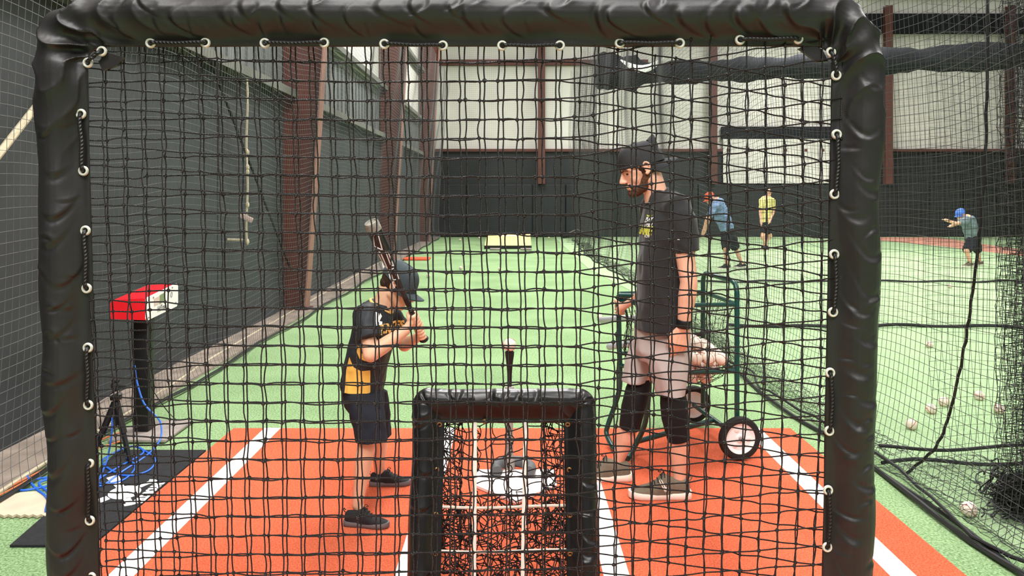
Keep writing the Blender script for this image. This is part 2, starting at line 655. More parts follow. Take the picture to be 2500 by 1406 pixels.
M['bat_black'] = mat('black_bat', (30, 30, 32), .3, .55, var=.2, scale=30)
M['bat_end'] = mat('scuffed_end_cap', (138, 134, 124), .6, .3, var=.35, scale=60)
M['lime'] = mat('lime_print', (214, 218, 92), .7, .2, var=.04)
M['eye'] = mat('dark_eye', (40, 26, 20), .2, .6, var=.1)
M['plate_white'] = mat('white_rubber_plate', (240, 226, 220), .6, .3, var=.05)
M['strap_white'] = mat('white_strap', (232, 228, 216), .8, .2, var=.06, scale=40)
M['yellow_cloth'] = mat('yellow_shirt_cloth', (226, 214, 140), .8, .2, var=.2, scale=14)
M['blue_cloth'] = mat('blue_grey_shirt_cloth', (128, 152, 190), .8, .2, var=.3, scale=12)
M['teal_cloth'] = mat('grey_teal_shirt_cloth', (112, 128, 134), .8, .2, var=.2, scale=12)
M['orange_cloth'] = mat('orange_cap_cloth', (224, 98, 66), .7, .2, var=.1)
M['cap_blue'] = mat('bright_blue_helmet', (72, 122, 216), .35, .5, var=.08)
M['glove'] = mat('brown_leather', (120, 66, 54), .6, .3, var=.2)


# ------------------------------------------------------------------ the hall
def struct(name, mb, m, label=None, smooth=False, cat=None):
    o = mb.build(name, m, smooth=smooth)
    tag(o, label, cat, kind='structure')
    return o


XL, YB = -3.03, 28.4
b = MB(); b.box((10.5, 12.5, -.05), (27.5, 33, .1)); struct('floor', b, M['turf'], 'green artificial turf floor of the training hall')
b = MB(); b.poly([(1.54, 28.35, 0), (1.6, 16, 0), (2.2, 9, 0), (2.2, 3, 0), (21.8, 3, 0), (21.8, 28.35, 0)], (0, 0, .006)); struct('trim_1', b, M['turf_light'], 'paler green turf of the neighbouring cages')
b = MB()
pts = [gnd(2126, 579.5, .008), gnd(2126, 585, .008), gnd(2300, 601, .008), gnd(2520, 628, .008), gnd(2700, 640, .008), gnd(2700, 620, .008), gnd(2500, 611, .008), gnd(2290, 579.5, .008)]
b.poly(pts, (0, 0, .006)); struct('trim_2', b, M['clay_far'], 'pink clay strip at the foot of the far right wall')
b = MB(); b.box((-2.84, 12.5, .012), (.38, 33, .024)); struct('baseboard_left', b, M['concrete'], 'bare concrete strip along the foot of the left wall')

# left wall: dark lining below, grey sheet above it, cream insulation at the top, steel girts between
b = MB()
b.box((XL - .1, 12.5, 1.42), (.2, 33, 2.84))
for y in np.arange(0.6, 28, 2.44):                                    # standing seams between the lining sheets
    b.box((XL + .003, y, 1.42), (.012, .02, 2.8))
struct('wall_left', b, M['wall_dark'], 'dark grey lined wall along the left side')
b = MB(); b.box((XL - .14, 12.5, 3.4), (.2, 33, 1.12))
for y in np.arange(-3.8, 28.4, .31):
    b.box((XL - .03, y, 3.4), (.03, .09, 1.12))
struct('wall_left_middle', b, M['wall_grey'], 'grey ribbed sheet band on the left wall')
b = MB(); b.box((XL - .14, 12.5, 6.6), (.2, 33, 5.28)); struct('wall_left_upper', b, M['cream'], 'cream insulation high on the left wall')
for k, z in enumerate((2.86, 3.98, 5.6, 7.2)):
    b = MB()
    b.box((XL + .06, 12.5, z + .07), (.2, 33, .018)); b.box((XL + .155, 12.5, z + .03), (.014, 33, .1)); b.box((XL - .03, 12.5, z - .07), (.014, 33, .16))
    struct('trim_%d' % (3 + k), b, M['girt'], 'horizontal steel girt on the left wall')

# end wall: black padding below, cream insulation above
b = MB(); b.box((9.5, YB + .1, 1.6), (25.2, .2, 3.2))
for x in np.arange(-2.9, 22, 1.22):
    b.bbox((x + .6, YB - .06, .98), (1.2, .12, 1.92), .03, 2)
struct('wall_back', b, M['wall_black'], 'black padded lower part of the end wall')
b = MB(); b.box((9.5, YB + .15, 6.3), (25.2, .2, 6.2)); struct('wall_back_upper', b, M['cream'], 'cream insulated upper part of the end wall')
for k, (z, h_, x0, x1, m) in enumerate(((3.19, .1, -3, 22, 'steel_brown'), (6.42, .2, -3, 5, 'steel_brown'), (7.85, .72, 13, 22, 'dark_tarp'), (9.1, .5, 13, 22, 'girt'))):
    b = MB(); b.box(((x0 + x1) / 2, YB - .05, z), (x1 - x0, .2, h_))
    struct('trim_%d' % (7 + k), b, M[m], 'horizontal girt across the end wall')
b = MB(); b.box((22, 12.5, 4.5), (.2, 33, 9)); struct('wall_right', b, M['wall_black'], 'dark wall far to the right')


def column(name, Y, ztop, x_top, x_bot, label):
    """tapered steel frame column: outer flange on the wall, web, sloping inner flange"""
    r = thing(name, (XL + .1, Y, 0), label, 'column', 'tapered steel columns on the left wall')
    zb, zt = 0.02, 6.5
    def xi(z): return x_bot + (x_top - x_bot) * z / ztop
    b = MB()
    b.poly([(XL + .02, Y - .012, zb), (xi(zb), Y - .012, zb), (xi(zt), Y - .012, zt), (XL + .02, Y - .012, zt)], (0, .024, 0))
    b.build('web', M['steel_brown'], r, smooth=False)
    b = MB()
    b.poly([(xi(zb), Y - .11, zb), (xi(zb) + .02, Y - .11, zb), (xi(zt) + .02, Y - .11, zt), (xi(zt), Y - .11, zt)], (0, .22, 0))
    b.build('inner_flange', M['steel_brown_edge'], r, smooth=False)
    b = MB(); b.box((XL + .012, Y, 3.25), (.02, .24, 6.46)); b.build('outer_flange', M['steel_brown'], r, smooth=False)
    b = MB(); b.box(((XL + x_bot) / 2, Y, .03), (abs(x_bot - XL) + .12, .3, .02)); b.build('base_plate', M['steel_brown'], r, smooth=False)


column('steel_column', 10.3, 3.44, -2.52, -2.76, 'wide brown tapered steel column on the left wall, the nearest one, left of the boy')
column('steel_column', 17.8, 4.8, -2.45, -2.74, 'brown tapered steel column on the left wall directly behind the bat barrel')
column('steel_column', 25.3, 5.5, -2.45, -2.74, 'narrow-looking brown steel column at the far end of the left wall beside the end wall')
for x, xl, lab in ((1322, 0, 'slim brown post on the end wall behind the pitching platform'), (1741, 0, 'brown post on the end wall right of the man in black tee'),
              (2168, 0, 'brown post on the end wall seen right of the big screen'), (2466, 0, 'brown post on the end wall at the far right edge')):
    p = at(x, 460, YB - .3)
    b = MB()
    for dy in (-.1, .1): b.box((p.x, p.y + dy, 5.2), (.26, .02, 6.5))
    b.box((p.x, p.y, 5.2), (.02, .2, 6.5))
    tag(b.build('steel_post', M['steel_brown'], base=(p.x, p.y, 2), smooth=False), lab, 'post', 'brown posts on the end wall')

# white board with a dark head rail hung on the end wall, right of the man
r = thing('hanging_tarpaulin', (9.8, YB - .4, 1.86), 'white hanging tarpaulin under a dark beam on the end wall right of the man', 'tarpaulin')
b = MB()
rows = []
for i in range(25):
    x = 7.75 + 4.6 * i / 24
    rows.append([(x, YB - .17 + .03 * math.sin(i * 1.7), z) for z in (1.97, 2.6, 3.6)] + [(x, YB - .15 + .03 * math.sin(i * 1.7), z) for z in (3.6, 2.6, 1.97)])
b.loft(rows); b.build('sheet', M['cream'], r)
b = MB(); b.bbox((10.05, YB - .08, 3.83), (4.7, .16, .46), .03); b.build('head_beam', M['dark_tarp'], r)

# rolled dark curtain slung under the roof
r = thing('rolled_curtain', at(1980, 165, 23), 'dark rolled divider curtain slung high across the hall with a white curved mark', 'curtain')
b = MB()
path = [at(x, y, Y) for x, y, Y in ((1462, 172, 25.6), (1530, 178, 25.3), (1600, 178, 25), (1720, 174, 24.5), (1850, 168, 24), (2000, 160, 23.2), (2150, 150, 22.4), (2300, 143, 21.6), (2560, 132, 20.4))]
path = smooth_path(path, 6)
b.tube(path, [.36 + .05 * math.sin(i * .9) + .03 * math.sin(i * 2.3) + (.22 if i < 9 else 0) for i in range(len(path))], 16)
b.build('roll', M['dark_tarp'], r)
b = MB()
arc = [at(1515 + 110 * t, 146 + 26 * math.sin(PI * t) - 8 * t, 24.4 - .5 * t) for t in np.linspace(0, 1, 16)]
b.tube(arc, [.02 + .1 * math.sin(PI * i / 15) for i in range(16)], 8, ry=.3); b.build('curved_mark', M['white_matte'], r)

# bracing on the left wall
b = MB(); b.tube([(-2.93, 3.2, .7), (-2.93, 5.5, 2.78)], .022, 8)
tag(b.build('brace_bar', M['cream_rope'], base=(-2.93, 3.2, .7)), 'cream diagonal brace bar on the left wall beside the screen', 'brace')
b = MB(); b.tube([(-2.92, 6.2, 3.9), (-2.92, 7.3, 2.97), (-2.92, 10.1, .6)], .014, 8)
tag(b.build('brace_rod', M['black'], base=(-2.92, 10.1, .6)), 'thin dark diagonal rod running down to the nearest column base', 'brace')
r = thing('hanging_rope', (-2.82, 8.27, 1.0), 'knotted pale rope with pink tag hanging on the left wall', 'rope')
b = MB()
b.tube(smooth_path([at(603 + 1.5 * math.sin(i), 190 + 400 * i / 12, 8.2) for i in range(13)], 4), .012, 6); b.build('cord', M['cream_rope'], r)
for y in (372, 408, 420, 500, 590):
    b = MB(); b.ell(at(604, y, 8.2), (.02, .02, .034)); b.build('knot', M['cream_rope'], r)
b = MB()
p = at(600, 531, 8.17); b.bbox(p, (.16, .012, .055), .005, 2, Matrix.Rotation(.45, 3, 'Y')); b.build('tag', M['screen_pink'], r)
b = MB(); b.tube([at(532, 584, 8.2), at(597, 586, 8.2)], .014, 8); b.build('rod', M['cream_rope'], r)

# ------------------------------------------------------------------ batting mat, plate, tee
r = thing('batting_mat', (0, 3.1, 0), 'orange turf batting mat with white batter box lines under the players', 'mat')
b = MB(); b.bbox((0, 3.12, .008), (3.66, 3.86, .016), .004, 1); b.build('turf_sheet', M['clay'], r, smooth=False)
for x in (-1.57, -.42, .42, 1.57):
    b = MB(); b.box((x, 3.12, .0165), (.105, 3.85, .003)); b.build('line', M['white_turf'], r, smooth=False)
b = MB()
b.poly([(-.2, 4.24, .019), (.235, 4.24, .019), (.235, 4.02, .019), (.0175, 3.8, .019), (-.2, 4.02, .019)][::-1], (0, 0, .014))
tag(b.build('home_plate', M['plate_white'], base=(0, 4.1, .019), smooth=False), 'white home plate on the orange mat behind the pocket target', 'home plate')
r = thing('batting_tee', (-.014, 4.2, .034), 'black batting tee standing on home plate with a baseball on top', 'tee')
T0 = Vector((at(1244, 1170, 4.2).x, 4.2, .034))
b = MB()
pr = []
for i in range(25):                                                   # horseshoe base
    a = -PI * .16 + PI * 1.32 * i / 24
    pr.append(T0 + Vector((.02 + math.cos(a) * .096, math.sin(a) * .11 - .03, .03)))
b.tube(pr, .03, 12, up=(0, 0, 1)); b.build('base', M['tee_grey'], r)
b = MB(); b.lathe([(.03, .0), (.03, .05), (.022, .07), (.019, .1), (.019, .42), (.024, .425), (.024, .45), (.014, .455)], T0 + Vector((0, .05, 0)), n=20); b.build('post', M['plate_grey'], r)
b = MB(); b.lathe([(.012, .44), (.013, .52), (.016, .56), (.02, .595), (.024, .62), (.026, .645), (.022, .647), (.016, .63)], T0 + Vector((0, .05, 0)), n=20); b.build('ball_cup', M['black'], r)


# ------------------------------------------------------------------ baseballs
def ball_mesh(R):
    b = MB(); b.ell((0, 0, 0), (R, R, R), nu=24, nv=16)
    return b.mesh('baseball')


def seam_mesh(R):
    b = MB()
    pts = []
    for i in range(64):
        t = 2 * PI * i / 64
        a, bb, c = .44, .5, .56
        x = math.cos(t) + .36 * math.cos(3 * t) * -1
        v = Vector((R * .95 * (math.sin(t) * (1 - .13) - .36 * math.sin(3 * t)), R * .95 * (math.cos(t) * (1 - .13) + .36 * math.cos(3 * t)), R * .9 * math.cos(2 * t)))
        pts.append(v.normalized() * (R * 1.002))
    b.tube(pts, .0017, 5, closed=True)
    return b.mesh('seam')


BR = .0368
BALL, SEAM = ball_mesh(BR), seam_mesh(BR)
BALL.materials.append(M['ball']); SEAM.materials.append(M['seam'])
ball0 = None


def ball(p, label, group=None, seam=True):
    global ball0
    if ball0 is None:
        o = bpy.data.objects.new('baseball', BALL); COL.objects.link(o)
        s = bpy.data.objects.new('seam', SEAM); COL.objects.link(s); s.parent = o
        ball0 = (o, s)
    else:
        o = ball0[0].copy(); COL.objects.link(o)
        if 'group' in o: del o['group']
        if seam:
            s = ball0[1].copy(); COL.objects.link(s); s.parent = o
    o.location = p
    o.rotation_euler = (random.uniform(0, 6), random.uniform(0, 6), random.uniform(0, 6))
    return tag(o, label, 'baseball', group)


p = T0 + Vector((0, .05, .648 + BR - .002))
ball(p, 'white baseball resting on top of the batting tee')
GR = 'loose baseballs on the turf'
for x, y, lab in ((1125, 658, 'left of two baseballs on the turf in front of the pitching platform'),
                  (1220, 661, 'right of two baseballs on the turf in front of the pitching platform'),
                  (1046, 678, 'baseball on the turf just right of the boy\'s cap'),
                  (1170, 583, 'small baseball at the end wall just left of the pitching platform'),
                  (1123, 588, 'small baseball at the end wall farther left of the pitching platform'),
                  (1340, 583, 'small baseball at the end wall right of the pitching platform'),
                  (1464, 780, 'baseball on the turf left of the ball cart'),
                  (2319, 704, 'baseball far off on the neighbouring turf behind the right netting, below the stooping player'),
                  (2269, 850, 'lone baseball midway on the neighbouring turf behind the right netting'),
                  (2391, 978, 'baseball behind the right netting, right of the dark seam rope, the upper one'),
                  (2440, 1012, 'baseball behind the right netting, rightmost of the cluster'),
                  (2305, 993, 'baseball behind the right netting, left of the seam rope, the upper one'),
                  (2273, 1011, 'baseball behind the right netting, middle one left of the seam rope'),
                  (2225, 1050, 'baseball behind the right netting, lowest left of the cluster'),
                  (2366, 1262, 'nearest baseball lying in the fold of the right netting')):
    g = gnd(x, y); ball(g + Vector((0, 0, BR)), lab, GR)

# portable pitching platform, orange base on the turf
r = thing('pitching_platform', gnd(1240, 607), 'sloped yellow pitching platform in front of the end wall', 'pitching mound')
b = MB()
Y0, Y1 = 22.0, 24.3
xa0, xa1 = (1183 - CX) * Y0 / F, (1297 - CX) * Y0 / F
b.loft([[(xa0 + .12, Y0, .04), (xa1 - .12, Y0, .04), (xa1, Y0, .1), (xa0, Y0, .1)], [(xa0 + .12, Y1, .04), (xa1 - .12, Y1, .04), (xa1 + .03, Y1, .31), (xa0 + .0, Y1, .31)]])
b.build('deck', M['plywood'], r, smooth=False)
b = MB(); b.box(((xa0 + xa1) / 2, Y0 + .02, .05), (xa1 - xa0 + .02, .1, .1)); b.build('skirt', M['black'], r, smooth=False)
b = MB(); b.box(((xa0 + xa1) / 2, Y1 - .2, .1), (xa1 - xa0 - .02, .1, .2)); b.build('skirt', M['black'], r, smooth=False)
b = MB(); b.box(((xa0 + xa1) / 2, Y1 - .45, .285), (.61, .15, .03)); b.build('pitching_rubber', M['white'], r, smooth=False)
for x in (1210, 1284):
    b = MB(); p = gnd(x, 610); b.bbox((p.x, p.y - .05, .03), (.32, .3, .04), .015); b.build('foot_pad', M['plate_grey'], r)
b = MB(); p = gnd(1018, 634); b.bbox((p.x, p.y, .025), (.62, .5, .05), .02)
tag(b.build('throw_down_base', M['orange_cloth'], base=(p.x, p.y, 0)), 'flat orange base on the turf behind the boy\'s cap', 'base')
r = thing('fungo_cart_bag', gnd(1405, 581), 'low dark equipment lying at the foot of the end wall right of the platform', 'equipment')
b = MB(); p = gnd(1405, 581); b.tube([(p.x - .5, p.y - .5, .1), (p.x + .1, p.y - .45, .16), (p.x + .5, p.y - .5, .1)], [.08, .11, .07], 10); b.build('bag', M['rubber'], r)
b = MB(); b.tube([(p.x - .3, p.y - .55, .2), (p.x, p.y - .55, .34), (p.x + .3, p.y - .55, .2)], .015, 8); b.build('handle', M['plate_grey'], r)


# ------------------------------------------------------------------ padded screens
SEC = [(0, 0), (.0015, .012), (.006, .023), (.014, .034), (.026, .043), (.04, .048), (.055, .049), (.07, .046), (.082, .039), (.094, .029), (.104, .02), (.113, .013), (.121, .009), (.129, .0075), (.137, .006), (.1385, .001)]


def pad(name, path, nrm, plane, seed, mats, parent, scale=1.0, depth=1.0, creases=(), corner=(), amp=.0035, base=None, ns_front=44):
    """vinyl sleeve laced round a pole: teardrop section swept along the outline, creased and puckered.
    path / nrm: outer outline and inward normal in the screen's own plane; plane(a, b, w) -> world"""
    rg = np.random.default_rng(seed)
    path, nrm = np.array(path), np.array(nrm)
    seg = np.linalg.norm(np.diff(path, axis=0), axis=1)
    s = np.concatenate([[0], np.cumsum(seg)])
    us, hs = np.array([q[0] for q in SEC]) * scale, np.array([q[1] for q in SEC]) * scale * depth
    def prof(n):
        t = np.linspace(0, 1, n)
        d = np.concatenate([[0], np.cumsum(np.hypot(np.diff(us), np.diff(hs)))])
        return np.interp(t * d[-1], d, us), np.interp(t * d[-1], d, hs)
    uf, hf = prof(ns_front)
    ub, hb = prof(18)
    u = np.concatenate([uf, ub[::-1][1:-1]])
    wv = np.concatenate([-hf, hb[::-1][1:-1]])
    nb = len(u)
    du = np.gradient(np.concatenate([u[-1:], u, u[:1]]))[1:-1]
    dw = np.gradient(np.concatenate([wv[-1:], wv, wv[:1]]))[1:-1]
    ln = np.hypot(du, dw) + 1e-9
    nu_, nw_ = dw / ln, -du / ln                                       # outward normal in the (u, w) section
    S, U = np.meshgrid(s, u, indexing='ij')
    front = (wv <= 0)[None, :]
    D = np.zeros_like(S)
    for _ in range(26):                                                # soft dents
        fs, fu, ph, pu = rg.uniform(2, 26), rg.uniform(-30, 30) / scale, rg.uniform(0, 6.3), rg.uniform(0, 6.3)
        D += rg.uniform(.3, 1) / (1 + fs * .05) * np.sin(fs * S + fu * U + ph) * amp * .35
    for (sc, uc, kk, A, wd, su) in creases:                            # sharp smile-shaped folds
        x = (U - uc * scale) / scale
        q = (S - sc) - kk * x * x * scale * 12 - kk * .25 * x
        env = np.exp(-(x / su) ** 2)
        D += A * scale * env * (np.where(q > 0, np.exp(-q / (wd * 3.2)), np.exp(q / wd)) - .75 * np.exp(-((q + wd * 1.6) / (wd * 1.1)) ** 2))
    for (s0, s1, fr, A) in corner:                                     # gathers round a corner
        env = np.exp(-((S - (s0 + s1) / 2) / ((s1 - s0) * .55)) ** 2)
        z = np.sin(fr * (S - s0) + 2.2 * np.sin(U * 30 / scale) + .8) + .45 * np.sin(fr * 1.9 * (S - s0) - 26 * U / scale)
        D += A * env * (1 - np.abs(z) ** .6 * 1.2) * (.5 + .5 * U / (.14 * scale))
    fl = np.clip((.138 * scale - U) / (.03 * scale), 0, 1)
    D *= (.12 + .88 * fl) * np.where(front, 1, .5)
    uu = U + nu_[None] * D
    ww = wv[None, :] + nw_[None] * D
    A_ = path[:, None, 0] + nrm[:, None, 0] * uu
    B_ = path[:, None, 1] + nrm[:, None, 1] * uu
    V = plane(A_, B_, ww)
    n0 = len(s)
    idx = np.arange(n0 * nb).reshape(n0, nb)
    nx = np.roll(idx, -1, axis=1)
    Q = np.stack([idx[:-1], nx[:-1], nx[1:], idx[1:]], axis=-1).reshape(-1, 4)
    return np_mesh(name, V, Q, mats, parent, base)


def outline(x0, x1, zt, R, step):
    """up the left side, round the top corners, down the right side; returns outline, inward normals, arc lengths of the corners"""
    P, N = [], []
    def line(a, b):
        n = max(2, int(math.dist(a, b) / step))
        for i in range(n): P.append((a[0] + (b[0] - a[0]) * i / n, a[1] + (b[1] - a[1]) * i / n))
    def arc(c, a0, a1, n):
        for i in range(n):
            a = a0 + (a1 - a0) * i / n
            P.append((c[0] + R * math.cos(a), c[1] + R * math.sin(a))); 
    line((x0, .03), (x0, zt - R)); k0 = len(P)
    arc((x0 + R, zt - R), PI, PI / 2, int(R * 1.57 / step)); k1 = len(P)
    line((x0 + R, zt), (x1 - R, zt)); k2 = len(P)
    arc((x1 - R, zt - R), PI / 2, 0, int(R * 1.57 / step)); k3 = len(P)
    line((x1, zt - R), (x1, .03)); P.append((x1, .03))
    P = np.array(P)
    T = np.gradient(P, axis=0); T /= np.linalg.norm(T, axis=1, keepdims=True)
    N = np.stack([T[:, 1], -T[:, 0]], axis=1)
    s = np.concatenate([[0], np.cumsum(np.linalg.norm(np.diff(P, axis=0), axis=1))])
    return P, N, s, (s[k0], s[k1], s[k2], s[k3])


# the big screen right in front of the camera
YS0, YSL = 2.161, -.044
def big(a, b, wd):
    a, b, wd = np.broadcast_arrays(np.asarray(a, float), np.asarray(b, float), np.asarray(wd, float))
    return np.stack([a, YS0 + YSL * b + wd, b], axis=-1)
def on_big(x, y, wd=0.0):
    """point of the screen's plane behind photograph pixel (x, y)"""
    Y = YS0 + YSL * (H - (y - HY) * 2.1 / F)
    for _ in range(3): Y = YS0 + YSL * (H - (y - HY) * Y / F) + wd
    return at(x, y, Y)


BX0, BX1, BZ = -1.283, 1.0, 2.083
screen = thing('protective_screen', (-.14, YS0, .02), 'big black padded screen with square rope net filling the foreground', 'screen')
P_, N_, s_, (c0, c1, c2, c3) = outline(BX0, BX1, BZ, .185, .0042)
rg = np.random.default_rng(3)
cr = []
def creases(z, z1, sgn, A0):
    while z < z1:
        cr.append((z + rg.normal(0, .012), rg.uniform(.035, .085), sgn * rg.uniform(.5, 1.9), A0 * rg.uniform(.6, 1.25), rg.uniform(.005, .012), rg.uniform(.02, .036)))
        if rg.random() < .6: cr.append((z + rg.uniform(.02, .05), rg.uniform(.015, .05), -sgn * rg.uniform(.5, 2.5), A0 * rg.uniform(.4, .9), rg.uniform(.005, .009), rg.uniform(.012, .024)))
        if rg.random() < .5: cr.append((z + rg.uniform(.0, .05), rg.uniform(.08, .1), sgn * rg.uniform(-.5, 1.5), A0 * rg.uniform(.3, .6), rg.uniform(.004, .006), rg.uniform(.012, .02)))
        z += rg.uniform(.06, .11)
creases(.3, c0 - .12, 1, .0062)
creases(c3 + .1, s_[-1] - .2, -1, .0062)
creases(c1 + .05, c2 - .06, 1.6, .0075)
pad('frame_padding', P_, N_, big, 5, M['vinyl'], screen, creases=cr, corner=((c0 - .07, c1 + .09, 27, .022), (c2 - .08, c3 + .07, 29, .022)), amp=.0075)
# loose flap tips at the inner corners
b = MB()
for pts in (((240, 150), (262, 128), (300, 140), (286, 160), (250, 172)), ((1978, 108), (2008, 120), (2022, 150), (1996, 152), (1950, 118))):
    b = MB(); b.poly([on_big(x, y, -.004) for x, y in pts][::-1], (0, .012, 0))
    b.build('corner_flap', M['vinyl'], screen, smooth=False)
GP = [[(248, 125), (214, 153)], [(197, 278), (203, 417)], [(208, 563), (211, 704)], [(214, 849), (215, 989)], [(217, 1131), (219, 1271)], [(222, 1409), (224, 1540)],
      [(367, 105), (501, 104)], [(646, 105), (791, 104)], [(938, 107), (1081, 111)], [(1226, 111), (1367, 111)], [(1513, 105), (1660, 105)], [(1807, 97), (1949, 95)],
      [(2029, 127), (2042, 184)], [(2043, 328), (2038, 474)], [(2037, 621), (2034, 762)], [(2027, 910), (2025, 1052)], [(2022, 1197), (2020, 1336)]]
for pr in GP:
    ends = []
    for x, y in pr:
        c = on_big(x, y, -.0125)
        ends.append(c)
        b = MB()
        b.mi = 0
        b.lathe([(.0068, .002), (.0072, -.0015), (.009, -.0032), (.0118, -.003), (.0136, -.001), (.014, .002)], c, (0, 1, 0), 28, cap=False)
        b.mi = 1
        b.lathe([(.0001, .0015), (.0074, .0015)], c, (0, 1, 0), 20, cap=False)
        b.build('grommet', [M['chrome'], M['black']], screen)
    a, c = ends
    d = (c - a).normalized()
    sag = Vector((0, 0, -.002)) if abs(d.x) > .7 else Vector((.003, 0, 0))
    path = smooth_path([a + Vector((0, .004, 0)), a + d * .006 + Vector((0, -.006, 0)), a + d * .03 + Vector((0, -.008, 0)), (a + c) / 2 + Vector((0, -.008, 0)) + sag, c - d * .03 + Vector((0, -.008, 0)), c - d * .006 + Vector((0, -.006, 0)), c + Vector((0, .004, 0))], 8)
    v, q, l = strands(np.array([[tuple(p) for p in path]]), .0052, 9, ref=(0.3, 1, .1))
    np_mesh('lacing_rope', v, q, M['rope_lace'], screen, lay=l)
# two nets hang one behind the other on the frame
def big_net(name, second, wd, tilt, seed):
    rg = np.random.default_rng(seed)
    sp_a, sp_z = .0512, .0525
    a = np.arange(-1.155, .9, sp_a)
    z = np.arange(1.965, .02, -sp_z)
    A, Z = np.meshgrid(a, z, indexing='ij')
    right = np.clip(A - .16, 0, None)
    left = np.clip(-.75 - A, 0, None)
    mid = np.exp(-((A - .05) / .6) ** 2)
    A2 = A + .008 * np.sin(Z * 2.3) + .004 * np.sin(A * 5 + Z * 3) + rg.normal(0, .0016, A.shape) - .0055 * (1.9 - Z) * A
    A2 += second * (.003 + .009 * mid + .012 * np.sin(A * 1.7 + Z * .9) * np.clip(Z - .9, -1, .3))
    Z2 = Z + tilt * right * (1.0 - .22 * (1.9 - Z)) + .05 * left * (1 if tilt > 0 else -.6) + rg.normal(0, .0014, A.shape) + .006 * np.sin(A * 2 + Z * 2.5)
    Z2 += .004 * np.sin(A * 4.1) - second * (.005 + .007 * mid * np.cos(Z * 2.0) + .004 * np.sin(A * 3))
    W = wd + .008 * np.sin(A * 2.2 + Z * 1.7) + rg.normal(0, .001, A.shape)
    P = big(A2, np.maximum(Z2, .03), W)
    parts = net_parts(P, .0020, 6, ref=(0, 1, 0), sub=4, bow=.0013)
    parts.append(knots(P, .0050))
    v, q, l = join(parts)
    return np_mesh(name, v, q, M['rope'], screen, lay=l)
big_net('rope_net', 0, 0, .155, 11)
big_net('rope_net', 1, .014, -.165, 12)
for bxx in (BX0 + .055, BX1 - .055):
    b = MB(); b.tube([(bxx, YS0 + .5, .04), (bxx, YS0 - .03, .04), big(bxx, .12, 0), big(bxx, 1.9, .0)], .019, 10); b.build('pole', M['black'], screen)

# nine-pocket pitching target standing behind it
YT0, YTL = 2.685, .305
def tgt(a, b, wd):
    a, b, wd = np.broadcast_arrays(np.asarray(a, float), np.asarray(b, float), np.asarray(wd, float))
    return np.stack([a, YT0 + YTL * b + wd, b - wd * YTL], axis=-1)
def on_t(x, y, wd=0.0):
    Y = 2.8
    for _ in range(6): Y = YT0 + YTL * (H - (y - HY) * Y / F) + wd
    return at(x, y, Y)


target = thing('pocket_target', (-.03, YT0, .02), 'small glossy black padded nine-pocket pitching net standing in front of home plate', 'pitching target')
P_, N_, s_, (c0, c1, c2, c3) = outline(-.374, .315, .808, .06, .004)
rg = np.random.default_rng(8)
cr = [(rg.uniform(c1 - .03, c2 + .03), rg.uniform(.02, .06), rg.uniform(-2.5, 2.5), rg.uniform(.003, .006), rg.uniform(.006, .01), rg.uniform(.015, .03)) for _ in range(15)]
cr += [(rg.uniform(.1, c0), rg.uniform(.03, .08), rg.uniform(.5, 1.5), .005, .007, .04) for _ in range(5)] + [(rg.uniform(c3, s_[-1]), rg.uniform(.03, .08), rg.uniform(-1.5, -.5), .005, .007, .04) for _ in range(5)]
pad('frame_padding', P_, N_, tgt, 6, M['vinyl_gloss'], target, scale=.87, depth=1.05, creases=cr, corner=((c0 - .03, c1 + .03, 50, .006), (c2 - .03, c3 + .03, 50, .006)), amp=.003)
for x, y in ((1073, 1036), (1386, 1036), (1183, 1029), (1066, 1147), (1390, 1147), (1064, 1256), (1391, 1258), (1063, 1352), (1392, 1352)):
    b = MB(); b.lathe([(.005, .002), (.006, -.002), (.009, -.002), (.010, .002)], on_t(x, y, -.014), (0, 1, .3), 18, cap=False); b.build('grommet', M['brass'], target)
def messy(name, x0, x1, z0, z1, sp, jit, layers, r, seed):
    rg = np.random.default_rng(seed)
    parts = []
    for k in range(layers):
        a = np.arange(x0, x1 + sp, sp); z = np.arange(z1, z0 - sp, -sp)
        A, Z = np.meshgrid(a, z, indexing='ij')
        fold = .5 * sp * np.sin(A * rg.uniform(20, 60) + rg.uniform(0, 6))
        P = tgt(np.clip(A + fold + rg.normal(0, jit, A.shape), x0, x1), np.maximum(Z + rg.normal(0, jit, A.shape) + .02 * np.sin(A * 18 + k * 2), .045), .012 + .035 * k / max(1, layers) + .03 * np.abs(np.sin(A * 13 + k)) + rg.normal(0, jit * .6, A.shape))
        parts += net_parts(P, r, 5, sub=3, bow=sp * .16)
        parts.append(knots(P, r * 1.9))
    v, q, l = join(parts)
    return np_mesh(name, v, q, M['rope'], target, lay=l)
messy("pocket_net", -.27, .215, .43, .70, .040, .009, 1, .0021, 21)
messy("pocket_net", -.27, -.19, .30, .70, .03, .012, 2, .002, 22)
messy("pocket_net", .12, .215, .30, .70, .03, .012, 2, .002, 23)
messy("pocket_net", -.27, .215, .05, .41, .03, .013, 3, .0019, 24)
for x0, x1 in ((1160, 1157), (1283, 1276)):
    b = MB()
    pth = [on_t(x0 + (x1 - x0) * t, 1030 + 400 * t, -.004) for t in np.linspace(0, 1, 8)]
    b.tube(pth, .0075, 8, up=(1, 0, 0), ry=.25); b.build('strap', M['strap_white'], target)
for y in (1237, 1345):
    b = MB(); b.tube([on_t(1075 + 312 * t, y + 3 * math.sin(t * 5), 0) for t in np.linspace(0, 1, 8)], .0055, 8, ry=.35); b.build('strap', M['strap_white'], target)
for sx_ in (-.3, .24):
    b = MB(); b.tube([tgt(sx_, .62, .06), (sx_, YT0 + .62, .034)], .014, 8); b.build('rear_leg', M['black'], target)


